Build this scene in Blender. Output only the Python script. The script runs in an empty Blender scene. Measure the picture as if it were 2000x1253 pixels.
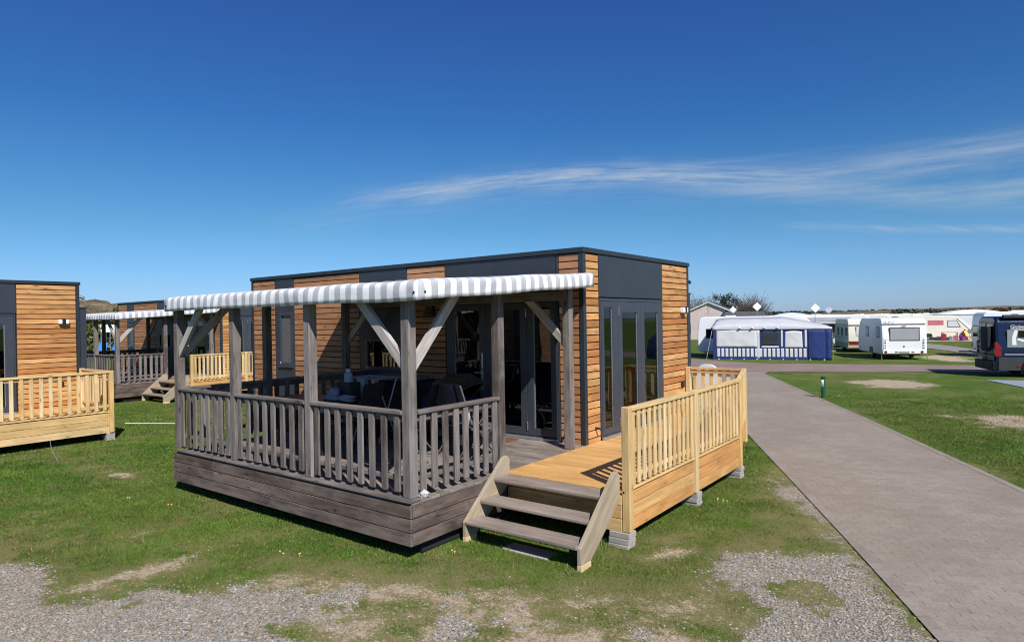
import bpy, bmesh, math, random
import numpy as np
from mathutils import Matrix, Vector, noise as mnoise
random.seed(7); rng = np.random.default_rng(11)
R_ = math.radians
scene = bpy.context.scene

# ------------------------------------------------------------------ camera
cd = bpy.data.cameras.new('camera'); cam = bpy.data.objects.new('camera', cd)
scene.collection.objects.link(cam); scene.camera = cam
RM = [[0.79653, 0.604365, -0.016877], [-0.012421, -0.01155, -0.999856], [-0.604473, 0.796624, -0.001693]]
C0 = (5.002, -8.374, 2.527)
cam.matrix_world = Matrix(((RM[0][0], -RM[1][0], -RM[2][0], C0[0]), (RM[0][1], -RM[1][1], -RM[2][1], C0[1]),
                           (RM[0][2], -RM[1][2], -RM[2][2], C0[2]), (0, 0, 0, 1)))
cd.sensor_width = 36; cd.lens = 22.66; cd.clip_start = .05; cd.clip_end = 6000

# ------------------------------------------------------------------ sun + sky
SUN = Vector((0.627, -0.353, 0.695)).normalized()
sl = bpy.data.lights.new('sun', 'SUN'); sun = bpy.data.objects.new('sun', sl)
scene.collection.objects.link(sun)
sun.rotation_euler = SUN.to_track_quat('Z', 'Y').to_euler()
sl.energy = 5.0; sl.angle = R_(.5); sl.color = (1, .955, .89)
scene.view_settings.view_transform = 'Standard'; scene.view_settings.look = 'None'
scene.view_settings.exposure = 0.2; scene.view_settings.gamma = 1

scene.cycles.filter_width = 1.1
world = bpy.data.worlds.new('World'); scene.world = world; world.use_nodes = True
WT = world.node_tree


class G:
    """tiny expression helper over a node tree"""
    def __init__(s, nt): s.nt = nt
    def n(s, t, **k):
        x = s.nt.nodes.new(t)
        for a, b in k.items(): setattr(x, a, b)
        return x
    def put(s, sock, v):
        if isinstance(v, bpy.types.NodeSocket): s.nt.links.new(v, sock)
        elif v is not None: sock.default_value = v
    def m(s, op, a, b=None, c=None, clamp=False):
        x = s.n('ShaderNodeMath', operation=op, use_clamp=clamp)
        s.put(x.inputs[0], a); s.put(x.inputs[1], b); s.put(x.inputs[2], c)
        return x.outputs[0]
    def noise(s, vec, scale, detail=4, rough=.55, dist=0, out=0, dim='3D'):
        x = s.n('ShaderNodeTexNoise', noise_dimensions=dim)
        s.put(x.inputs['Vector'], vec); s.put(x.inputs['Scale'], scale); s.put(x.inputs['Detail'], detail)
        s.put(x.inputs['Roughness'], rough); s.put(x.inputs['Distortion'], dist)
        return x.outputs[out]
    def vor(s, vec, scale, feat='F1', out='Distance', rnd=1):
        x = s.n('ShaderNodeTexVoronoi', feature=feat)
        s.put(x.inputs['Vector'], vec); s.put(x.inputs['Scale'], scale); s.put(x.inputs['Randomness'], rnd)
        return x.outputs[out]
    def ramp(s, f, pts, interp='LINEAR'):
        x = s.n('ShaderNodeValToRGB'); x.color_ramp.interpolation = interp
        e = x.color_ramp.elements
        while len(e) < len(pts): e.new(.5)
        for i, (p, c) in enumerate(pts):
            e[i].position = p; e[i].color = (c, c, c, 1) if isinstance(c, (int, float)) else (*c[:3], 1)
        s.put(x.inputs[0], f); return x.outputs[0]
    def mix(s, f, a, b, blend='MIX'):
        x = s.n('ShaderNodeMix', data_type='RGBA', blend_type=blend)
        s.put(x.inputs[0], f)
        for i, v in ((6, a), (7, b)):
            if isinstance(v, (tuple, list)): v = (*v[:3], 1)
            s.put(x.inputs[i], v)
        return x.outputs[2]
    def comb(s, x, y, z=0.):
        c = s.n('ShaderNodeCombineXYZ')
        for i, v in enumerate((x, y, z)): s.put(c.inputs[i], v)
        return c.outputs[0]
    def sep(s, v):
        c = s.n('ShaderNodeSeparateXYZ'); s.put(c.inputs[0], v); return c.outputs
    def mapr(s, v, a, b, c=0., d=1., kind='SMOOTHSTEP'):
        x = s.n('ShaderNodeMapRange', interpolation_type=kind)
        for i, q in enumerate((v, a, b, c, d)): s.put(x.inputs[i], q)
        return x.outputs[0]
    def bump(s, h, strength=.3, dist=.01, normal=None):
        x = s.n('ShaderNodeBump'); s.put(x.inputs['Height'], h)
        x.inputs['Strength'].default_value = strength; x.inputs['Distance'].default_value = dist
        if normal is not None: s.put(x.inputs['Normal'], normal)
        return x.outputs[0]


def build_sky():
    g = G(WT); WT.nodes.clear()
    out = g.n('ShaderNodeOutputWorld'); bg = g.n('ShaderNodeBackground')
    sky = g.n('ShaderNodeTexSky', sky_type='NISHITA')
    sky.sun_disc = False; sky.sun_elevation = R_(44); sky.sun_rotation = R_(119.4)
    sky.altitude = 0; sky.air_density = 1.0; sky.dust_density = .35; sky.ozone_density = 4.0
    tc = g.n('ShaderNodeTexCoord')
    x, y, z = g.sep(tc.outputs['Generated'])
    az = g.m('MULTIPLY', g.m('ARCTAN2', x, y), 57.2958)
    el = g.m('MULTIPLY', g.m('ARCSINE', z), 57.2958)
    t = g.m('ADD', az, 30.)
    cen = g.m('SUBTRACT', 12.45, g.m('MULTIPLY', g.m('MULTIPLY', t, t), .005))
    de = g.m('SUBTRACT', el, cen)
    wv = g.comb(g.m('MULTIPLY', az, .11), g.m('MULTIPLY', de, .8))
    n1 = g.noise(wv, 1.0, 6, .55, .2)
    n2 = g.noise(g.comb(g.m('MULTIPLY', az, .20), g.m('ADD', g.m('MULTIPLY', de, 2.6), 7.)), 1.0, 7, .62, .25)
    wob = g.m('MULTIPLY', g.m('SUBTRACT', n1, .5), 1.5)
    d1 = g.m('DIVIDE', g.m('ADD', de, wob), .72)
    core = g.m('EXPONENT', g.m('MULTIPLY', g.m('MULTIPLY', d1, d1), -1.))
    env = g.m('MULTIPLY', g.mapr(az, -55., -44.), g.mapr(az, -9., -22.))
    fib = g.noise(g.comb(g.m('MULTIPLY', az, .55), g.m('ADD', g.m('MULTIPLY', de, 5.), g.m('MULTIPLY', az, .25)), 4.), 1.0, 7, .68, .6)
    core = g.m('MULTIPLY', g.m('MULTIPLY', core, env), g.m('MULTIPLY', g.mapr(n2, .20, .68), g.mapr(fib, .15, .62, .35, 1.)))
    # thin veil round and under the bright streak
    d2 = g.m('DIVIDE', g.m('ADD', g.m('ADD', de, wob), .7), 1.5)
    veil = g.m('MULTIPLY', g.m('EXPONENT', g.m('MULTIPLY', g.m('MULTIPLY', d2, d2), -1.)),
               g.m('MULTIPLY', g.mapr(az, -66., -40.), g.mapr(az, 0., -20.)))
    veil = g.m('MULTIPLY', veil, g.mapr(n2, .2, .9))
    # fan that widens to the right
    fw = g.mapr(az, -34., 4., .5, 3.4, 'LINEAR')
    fc = g.mapr(az, -34., 4., 12.6, 9.6, 'LINEAR')
    n3 = g.noise(g.comb(g.m('MULTIPLY', az, .06), g.m('MULTIPLY', el, .55), 3.), 1.0, 8, .6, .5)
    n4 = g.noise(g.comb(g.m('MULTIPLY', az, .13), g.m('MULTIPLY', el, 1.9), 9.), 1.0, 8, .66, .35)
    d3 = g.m('DIVIDE', g.m('SUBTRACT', el, fc), fw)
    fan = g.m('MULTIPLY', g.mapr(g.m('ABSOLUTE', d3), 1.15, .45), g.m('MULTIPLY', g.mapr(az, -36., -12.), g.mapr(az, 70., 20.)))
    fan = g.m('MULTIPLY', fan, g.m('MULTIPLY', g.mapr(n3, .28, .68), g.mapr(n4, .1, .8)))
    # low thin trail
    d4 = g.m('DIVIDE', g.m('SUBTRACT', g.m('ADD', el, g.m('MULTIPLY', az, .1)), g.m('ADD', 5.85, g.m('MULTIPLY', g.m('SUBTRACT', n1, .5), .5))), .28)
    low = g.m('MULTIPLY', g.m('EXPONENT', g.m('MULTIPLY', g.m('MULTIPLY', d4, d4), -1.)), g.mapr(az, -16., -8.))
    low = g.m('MULTIPLY', low, g.mapr(n2, .3, .7))
    cl = g.m('ADD', g.m('MULTIPLY', core, .60), g.m('MULTIPLY', veil, .30))
    cl = g.m('ADD', cl, g.m('MULTIPLY', fan, .58))
    cl = g.m('ADD', cl, g.m('MULTIPLY', low, .5), clamp=True)
    tint = g.ramp(g.m('DIVIDE', el, 60., clamp=True), [(0, (.76, 1.02, 1.70)), (.135, (.50, .93, 1.20)), (.28, (.31, .76, 1.22)), (.45, (.33, .66, 1.27)), (1, (.45, .72, 1.2))])
    base = g.mix(1., sky.outputs[0], tint, 'MULTIPLY')
    col = g.mix(cl, base, (6.0, 7.0, 8.2))
    g.put(bg.inputs[0], col); bg.inputs[1].default_value = .069
    WT.links.new(bg.outputs[0], out.inputs[0])


build_sky()

# ------------------------------------------------------------------ materials
MATS = {}


def newmat(name):
    m = bpy.data.materials.new(name); m.use_nodes = True
    nt = m.node_tree; nt.nodes.clear(); g = G(nt)
    out = g.n('ShaderNodeOutputMaterial'); p = g.n('ShaderNodeBsdfPrincipled')
    nt.links.new(p.outputs[0], out.inputs[0]); MATS[name] = m
    return m, g, p, out


def plain(name, col, rough=.6, metal=0., var=.12, nscale=3., bump=.0, spec=.5, dirt=None, coat=0.):
    m, g, p, out = newmat(name)
    tc = g.n('ShaderNodeTexCoord').outputs['Object']
    n = g.noise(tc, nscale, 6, .6)
    n2 = g.noise(tc, nscale * 14, 4, .6)
    f = g.m('ADD', g.m('MULTIPLY', n, .7), g.m('MULTIPLY', n2, .3))
    c = g.mix(g.mapr(f, .3, .7), tuple(x * (1 - var) for x in col), tuple(min(1, x * (1 + var)) for x in col))
    if dirt:
        c = g.mix(g.m('MULTIPLY', g.mapr(n, .52, .8), dirt[1]), c, dirt[0])
    g.put(p.inputs['Base Color'], c)
    g.put(p.inputs['Roughness'], g.mapr(n2, .3, .7, max(0, rough - .07), min(1, rough + .07)))
    p.inputs['Metallic'].default_value = metal; p.inputs['Specular IOR Level'].default_value = spec
    p.inputs['Coat Weight'].default_value = coat
    if bump: g.put(p.inputs['Normal'], g.bump(n2, bump, .004))
    return m


def wood(name, cols, rough=.7, grain=1., knots=.5, seam=0., gray=None, spec=.25):
    """uv: x along the grain in metres, y across; face attribute rnd gives each board its own tone"""
    m, g, p, out = newmat(name)
    uv = g.n('ShaderNodeUVMap', uv_map='grain').outputs[0]
    r = g.n('ShaderNodeAttribute', attribute_name='rnd').outputs['Fac']
    u, v, _ = g.sep(uv)
    wv = g.comb(g.m('MULTIPLY', u, 1.3), g.m('MULTIPLY', v, 26.), g.m('MULTIPLY', r, 31.))
    n1 = g.noise(wv, 1.0, 5, .6, .7)
    n2 = g.noise(g.comb(g.m('MULTIPLY', u, 5.), g.m('MULTIPLY', v, 160.), r), 1.0, 3, .6, .2)
    n3 = g.noise(g.comb(g.m('MULTIPLY', u, 2.2), g.m('MULTIPLY', v, 6.), g.m('MULTIPLY', r, 9.)), 1.0, 4, .6, .4)
    base = g.ramp(r, [(i / (len(cols) - 1), c) for i, c in enumerate(cols)])
    f = g.m('ADD', g.m('MULTIPLY', n1, .55), g.m('ADD', g.m('MULTIPLY', n2, .25), g.m('MULTIPLY', n3, .2)))
    shade = g.mapr(f, .32, .68, 1 - .34 * grain, 1 + .26 * grain)
    col = g.mix(1., base, g.comb(shade, shade, shade), 'MULTIPLY')
    kv = g.vor(g.comb(g.m('MULTIPLY', u, 2.6), g.m('MULTIPLY', v, 8.5), g.m('MULTIPLY', r, 17.)), 1.0, 'F1', 'Distance')
    kn = g.mapr(kv, .13, .07); halo = g.mapr(kv, .36, .13)
    col = g.mix(g.m('MULTIPLY', halo, .35 * knots), col, tuple(x * .55 for x in cols[0]))
    col = g.mix(g.m('MULTIPLY', kn, .9 * knots), col, tuple(x * .22 for x in cols[0]))
    st = g.noise(g.comb(g.m('MULTIPLY', u, .9), g.m('MULTIPLY', v, 2.5), g.m('MULTIPLY', r, 41.)), 1.0, 5, .6, .3)
    s2 = g.mapr(st, .35, .68, 1 - .22 * grain, 1.08); col = g.mix(1., col, g.comb(s2, s2, s2), 'MULTIPLY')
    if gray:
        gn = g.noise(g.comb(g.m('MULTIPLY', u, 1.8), g.m('MULTIPLY', v, 5.), g.m('MULTIPLY', r, 5.)), 1.0, 6, .65, .5)
        col = g.mix(g.m('MULTIPLY', g.mapr(gn, .42, .68), gray[1]), col, gray[0])
    g.put(p.inputs['Base Color'], col); p.inputs['Roughness'].default_value = rough
    p.inputs['Specular IOR Level'].default_value = spec
    h = g.m('SUBTRACT', g.m('ADD', g.m('MULTIPLY', n1, .6), g.m('MULTIPLY', n2, .5)), g.m('MULTIPLY', kn, .3))
    g.put(p.inputs['Normal'], g.bump(h, .45 * grain, .003))
    return m


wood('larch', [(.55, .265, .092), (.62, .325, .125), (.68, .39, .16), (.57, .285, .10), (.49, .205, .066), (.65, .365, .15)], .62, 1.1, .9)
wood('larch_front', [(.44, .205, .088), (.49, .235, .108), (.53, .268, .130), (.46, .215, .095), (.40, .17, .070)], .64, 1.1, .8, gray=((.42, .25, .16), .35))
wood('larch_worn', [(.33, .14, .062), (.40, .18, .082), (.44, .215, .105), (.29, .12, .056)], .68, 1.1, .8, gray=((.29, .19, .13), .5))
wood('brace_wood', [(.38, .335, .295), (.47, .43, .395), (.42, .375, .34)], .8, 1.1, 1.)
wood('deck_wood', [(.17, .135, .11), (.235, .195, .165), (.28, .24, .21), (.20, .16, .135)], .82, 1.4, .6, gray=((.30, .275, .25), .45))
wood('pale_wood', [(.60, .40, .17), (.70, .51, .26), (.76, .59, .34), (.64, .42, .17), (.74, .53, .25)], .6, .75, .7)
wood('ramp_board', [(.60, .33, .115), (.66, .39, .15), (.56, .29, .095)], .55, .6, .2)
wood('ramp_skirt', [(.62, .36, .13), (.72, .50, .22), (.60, .32, .115), (.58, .27, .09), (.68, .44, .18)], .6, .8, .6)
wood('grey_wood', [(.12, .098, .085), (.18, .153, .137), (.235, .207, .190), (.145, .118, .104), (.205, .178, .160)], .82, 1.5, 1., gray=((.27, .25, .235), .5))
wood('skirt_wood', [(.10, .066, .050), (.145, .102, .082), (.18, .137, .115), (.12, .083, .067)], .8, 1.5, 1., gray=((.25, .205, .18), .5))
wood('stair_wood', [(.40, .32, .215), (.46, .375, .26), (.36, .285, .185)], .78, .8, .5, gray=((.34, .31, .26), .5))
wood('tread_wood', [(.26, .205, .165), (.30, .245, .20), (.24, .19, .155)], .78, .9, .35, gray=((.33, .29, .26), .5))
wood('new_block', [(.72, .53, .29), (.78, .6, .36)], .6, .5, .2)
wood('brown_board', [(.17, .085, .055), (.22, .11, .07)], .8, .8, .4)

plain('anthracite', (.036, .044, .056), .42, 0, .10, 1.6, .05, .4)
plain('anthracite_trim', (.032, .042, .052), .36, .2, .12, 4.)
plain('frame_grey', (.052, .061, .078), .38, .1, .10, 3.)
plain('roof_membrane', (.10, .11, .12), .8, 0, .2, 1.)
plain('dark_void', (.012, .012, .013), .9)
plain('inner_wall', (.20, .17, .14), .8, 0, .1)
plain('inner_floor', (.16, .11, .07), .5, 0, .2)
plain('white_plastic', (.78, .78, .76), .35, 0, .04)
plain('black_plastic', (.018, .018, .02), .45)
plain('steel', (.55, .56, .58), .28, .9, .08)
plain('galv', (.42, .43, .44), .45, .7, .15)
plain('curtain', (.62, .62, .60), .8)
plain('blind_grey', (.30, .31, .33), .8, 0, .05)
plain('screen_pane', (.115, .12, .13), .3, 0, .06, 2., 0, .5)
plain('concrete', (.35, .32, .29), .9, 0, .22, 5., .5)
plain('black_fabric', (.012, .013, .016), .85, 0, .3, 8.)
plain('olive', (.045, .036, .018), .85, 0, .3, 6.)
plain('navy', (.012, .02, .075), .8, 0, .2, 6.)
plain('white_cloth', (.38, .41, .48), .9, 0, .12, 5.)
plain('grey_mesh', (.10, .10, .11), .7, 0, .2, 8.)
plain('skin', (.50, .27, .19), .55)
plain('hair', (.05, .025, .015), .6)
plain('shirt', (.50, .49, .46), .85)
plain('trousers', (.03, .035, .05), .85)
plain('cushion', (.36, .42, .45), .9)
plain('orange_cloth', (.35, .09, .03), .9)
plain('caravan_white', (.78, .80, .82), .34, 0, .05, .8, 0, .5, dirt=((.55, .55, .52), .35))
plain('caravan_cream', (.74, .70, .58), .38, 0, .06, .8, 0, .5, dirt=((.5, .47, .38), .4))
plain('caravan_grey', (.55, .57, .60), .4, 0, .06, .8)
plain('lower_beige', (.40, .36, .25), .5, 0, .1)
plain('trim_white', (.80, .80, .80), .35, 0, .04)
plain('red_lamp', (.22, .010, .008), .3)
plain('maroon', (.16, .02, .018), .4)
plain('red_fabric', (.28, .012, .015), .8, 0, .15)
plain('pink_panel', (.50, .13, .17), .6, 0, .08)
plain('purple', (.16, .03, .25), .6)
plain('yellow_plastic', (.75, .50, .12), .5)
plain('blue_plastic', (.03, .20, .62), .5, 0, .1)
plain('van_blue', (.005, .013, .045), .3, .0, .08, 1., 0, .4, coat=.15)
plain('van_black', (.006, .006, .008), .6, 0, .1, spec=.2)
plain('van_grey', (.030, .031, .034), .6)
plain('van_silver', (.30, .32, .31), .35, .3, .05)
plain('rubber', (.018, .018, .018), .85)
plain('rim', (.35, .36, .37), .35, .7)
plain('plate', (.62, .62, .58), .4)
plain('tent_white', (.62, .62, .63), .75, 0, .07, 1.5, .2)
plain('tent_roof', (.52, .53, .56), .75, 0, .08, 1.5, .2)
plain('tent_blue', (.010, .030, .145), .7, 0, .22, 1.5, .2)
plain('tent_grey', (.33, .35, .38), .8, 0, .15, 1.)
plain('plastic_window', (.035, .045, .05), .18)
plain('brown_frame', (.10, .055, .04), .7)
plain('bollard_green', (.014, .085, .042), .38, 0, .1)
plain('stone_white', (.50, .50, .47), .85, 0, .2, 20, .6)
plain('bark', (.055, .042, .034), .9, 0, .25, 6)
plain('twig', (.115, .082, .058), .9, 0, .3, 3)
plain('twig_red', (.13, .078, .05), .9, 0, .3, 3)
plain('fascia_white', (.72, .72, .70), .6)
plain('brown_brick', (.16, .065, .045), .85)
plain('slate', (.10, .105, .12), .8)
plain('slab_blue', (.24, .28, .32), .8, 0, .15, 2)
plain('terra_pad', (.45, .40, .33), .9, 0, .2, 3)


def mk_glass(name, tint=(.55, .60, .62), refl=1.0, thru=.75):
    m = bpy.data.materials.new(name); m.use_nodes = True; nt = m.node_tree; nt.nodes.clear(); g = G(nt)
    out = g.n('ShaderNodeOutputMaterial'); tr = g.n('ShaderNodeBsdfTransparent'); gl = g.n('ShaderNodeBsdfGlossy')
    tr.inputs[0].default_value = (*[t * thru for t in tint], 1); gl.inputs['Roughness'].default_value = .01
    gl.inputs[0].default_value = (.86, .93, .97, 1)
    tc = g.n('ShaderNodeTexCoord').outputs['Object']
    g.put(gl.inputs['Normal'], g.bump(g.noise(tc, 1.6, 2, .5), .05, .02))
    fr = g.n('ShaderNodeFresnel'); fr.inputs[0].default_value = 1.6
    f = g.m('ADD', g.m('MULTIPLY', fr.outputs[0], refl), .05, clamp=True)
    mx = g.n('ShaderNodeMixShader'); g.put(mx.inputs[0], f)
    nt.links.new(tr.outputs[0], mx.inputs[1]); nt.links.new(gl.outputs[0], mx.inputs[2]); nt.links.new(mx.outputs[0], out.inputs[0])
    MATS[name] = m


mk_glass('glass', thru=.6); mk_glass('glass_dark', (.2, .22, .25), 1., .5)


def mk_stripes():
    m, g, p, out = newmat('striped_fabric')
    uv = g.n('ShaderNodeUVMap', uv_map='grain').outputs[0]
    u, v, _ = g.sep(uv)
    tc = g.n('ShaderNodeTexCoord').outputs['Object']
    wob = g.m('MULTIPLY', g.m('SUBTRACT', g.noise(tc, 2.5, 3, .5), .5), .02)
    f = g.m('FRACT', g.m('DIVIDE', g.m('ADD', u, wob), .198))
    s = g.m('MULTIPLY', g.mapr(f, .0, .02), g.mapr(f, .52, .50))
    n = g.noise(tc, 4., 6, .65); n2 = g.noise(tc, 900., 2)
    a = g.mix(g.mapr(n, .3, .75), (.84, .84, .84), (.75, .75, .77))
    b = g.mix(g.mapr(n, .3, .75), (.46, .47, .50), (.39, .40, .43))
    c = g.mix(s, a, b)
    g.put(p.inputs['Base Color'], c); p.inputs['Roughness'].default_value = .85
    p.inputs['Specular IOR Level'].default_value = .15
    g.put(p.inputs['Normal'], g.bump(g.m('ADD', g.noise(tc, 5., 3, .5), g.m('MULTIPLY', n2, .05)), .5, .02))


mk_stripes()


def mk_bricks():
    m, g, p, out = newmat('pale_brick')
    tc = g.n('ShaderNodeTexCoord').outputs['Object']
    x, y, z = g.sep(tc)
    b = g.n('ShaderNodeTexBrick'); g.put(b.inputs['Vector'], g.comb(x, z, 0.))
    b.inputs['Scale'].default_value = 1.; b.inputs['Brick Width'].default_value = .42; b.inputs['Row Height'].default_value = .2
    b.inputs['Mortar Size'].default_value = .02
    b.inputs['Color1'].default_value = (.66, .54, .49, 1); b.inputs['Color2'].default_value = (.60, .49, .44, 1); b.inputs['Mortar'].default_value = (.46, .40, .38, 1)
    g.put(p.inputs['Base Color'], b.outputs[0]); p.inputs['Roughness'].default_value = .9
    m, g, p, out = newmat('blue_stripe')
    tc = g.n('ShaderNodeTexCoord').outputs['Object']; x, y, z = g.sep(tc)
    f = g.m('FRACT', g.m('DIVIDE', x, .295))
    s = g.m('MULTIPLY', g.mapr(f, .30, .34), g.mapr(f, .98, .94))
    g.put(p.inputs['Base Color'], g.mix(s, (.010, .030, .145), (.66, .66, .70))); p.inputs['Roughness'].default_value = .75


mk_bricks()


def mk_paving():
    m, g, p, out = newmat('path_pavers')
    geo = g.n('ShaderNodeNewGeometry').outputs['Position']
    x, y, _ = g.sep(geo)
    # course direction across the path
    ca, sa = math.cos(R_(26.5)), math.sin(R_(26.5))
    u = g.m('ADD', g.m('MULTIPLY', x, ca), g.m('MULTIPLY', y, sa))
    v = g.m('SUBTRACT', g.m('MULTIPLY', y, ca), g.m('MULTIPLY', x, sa))
    wob = g.noise(geo, 1.2, 3, .5)
    vv = g.m('ADD', v, g.m('MULTIPLY', wob, .03))
    rowf = g.m('DIVIDE', vv, .103); row = g.m('FLOOR', rowf); fv = g.m('SUBTRACT', rowf, row)
    uf = g.m('ADD', g.m('DIVIDE', u, .205), g.m('MULTIPLY', row, .5)); ui = g.m('FLOOR', uf); fu = g.m('SUBTRACT', uf, ui)
    wn = g.n('ShaderNodeTexWhiteNoise', noise_dimensions='2D'); g.put(wn.inputs[0], g.comb(ui, row)); tone = wn.outputs[0]
    head = g.mapr(g.m('MINIMUM', fu, g.m('SUBTRACT', 1., fu)), .008, .026, 1., 0.)
    course = g.mapr(g.m('MINIMUM', fv, g.m('SUBTRACT', 1., fv)), .012, .045, 1., 0.)
    mort = g.m('MAXIMUM', head, g.m('MULTIPLY', course, .6))
    big = g.noise(geo, .55, 5, .6); mid = g.noise(geo, 3.2, 5, .62); fine = g.noise(geo, 60., 4, .7)
    c = g.mix(g.mapr(big, .3, .7), (.250, .208, .168), (.312, .268, .220))
    c = g.mix(g.m('MULTIPLY', tone, .55), c, (.232, .182, .142))
    c = g.mix(g.m('MULTIPLY', g.mapr(mid, .5, .75), .4), c, (.35, .306, .252))
    sh = g.mapr(fine, .3, .7, .82, 1.16)
    c = g.mix(1., c, g.comb(sh, sh, sh), 'MULTIPLY')
    # joints: mostly filled with sand, open dark ones here and there
    opn = g.m('MULTIPLY', g.mapr(g.noise(geo, 5., 4, .65), .44, .60), .8)
    c = g.mix(g.m('MULTIPLY', course, .28), c, (.41, .365, .31))
    c = g.mix(g.m('MULTIPLY', course, g.m('MULTIPLY', opn, .35)), c, (.12, .10, .085))
    c = g.mix(g.m('MULTIPLY', head, g.m('ADD', opn, .12, clamp=True)), c, (.085, .075, .062))
    dirt = g.mapr(g.noise(geo, 16., 6, .7), .66, .78)
    c = g.mix(g.m('MULTIPLY', dirt, .3), c, (.14, .13, .09))
    g.put(p.inputs['Base Color'], c); p.inputs['Roughness'].default_value = .88; p.inputs['Specular IOR Level'].default_value = .25
    h = g.m('SUBTRACT', g.m('ADD', g.m('MULTIPLY', fine, .35), g.m('MULTIPLY', tone, .25)), mort)
    g.put(p.inputs['Normal'], g.bump(h, .5, .004))
    m, g, p, out = newmat('kerb_pavers')
    uv = g.n('ShaderNodeUVMap', uv_map='grain').outputs[0]; u, v, _ = g.sep(uv)
    f = g.m('FRACT', g.m('DIVIDE', u, .205)); j = g.mapr(g.m('MINIMUM', f, g.m('SUBTRACT', 1., f)), .012, .03, 1., 0.)
    geo = g.n('ShaderNodeNewGeometry').outputs['Position']
    fine = g.noise(geo, 60., 4, .7); big = g.noise(geo, 2., 5, .6)
    c = g.mix(g.mapr(big, .3, .7), (.225, .185, .148), (.295, .252, .208)); sh = g.mapr(fine, .3, .7, .82, 1.16)
    c = g.mix(1., c, g.comb(sh, sh, sh), 'MULTIPLY'); c = g.mix(g.m('MULTIPLY', j, .7), c, (.10, .09, .07))
    c = g.mix(g.m('MULTIPLY', g.mapr(g.noise(geo, 9., 5, .7), .58, .7), .55), c, (.13, .14, .06))
    g.put(p.inputs['Base Color'], c); p.inputs['Roughness'].default_value = .9
    for nm, c1, c2 in (('road_red', (.205, .140, .120), (.255, .185, .160)), ('road_grey', (.21, .19, .18), (.26, .24, .225))):
        m, g, p, out = newmat(nm)
        geo = g.n('ShaderNodeNewGeometry').outputs['Position']
        big = g.noise(geo, .5, 6, .65); fine = g.noise(geo, 25., 4, .7)
        c = g.mix(g.mapr(big, .3, .7), c1, c2); sh = g.mapr(fine, .3, .7, .88, 1.12)
        g.put(p.inputs['Base Color'], g.mix(1., c, g.comb(sh, sh, sh), 'MULTIPLY')); p.inputs['Roughness'].default_value = .9


mk_paving()


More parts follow.
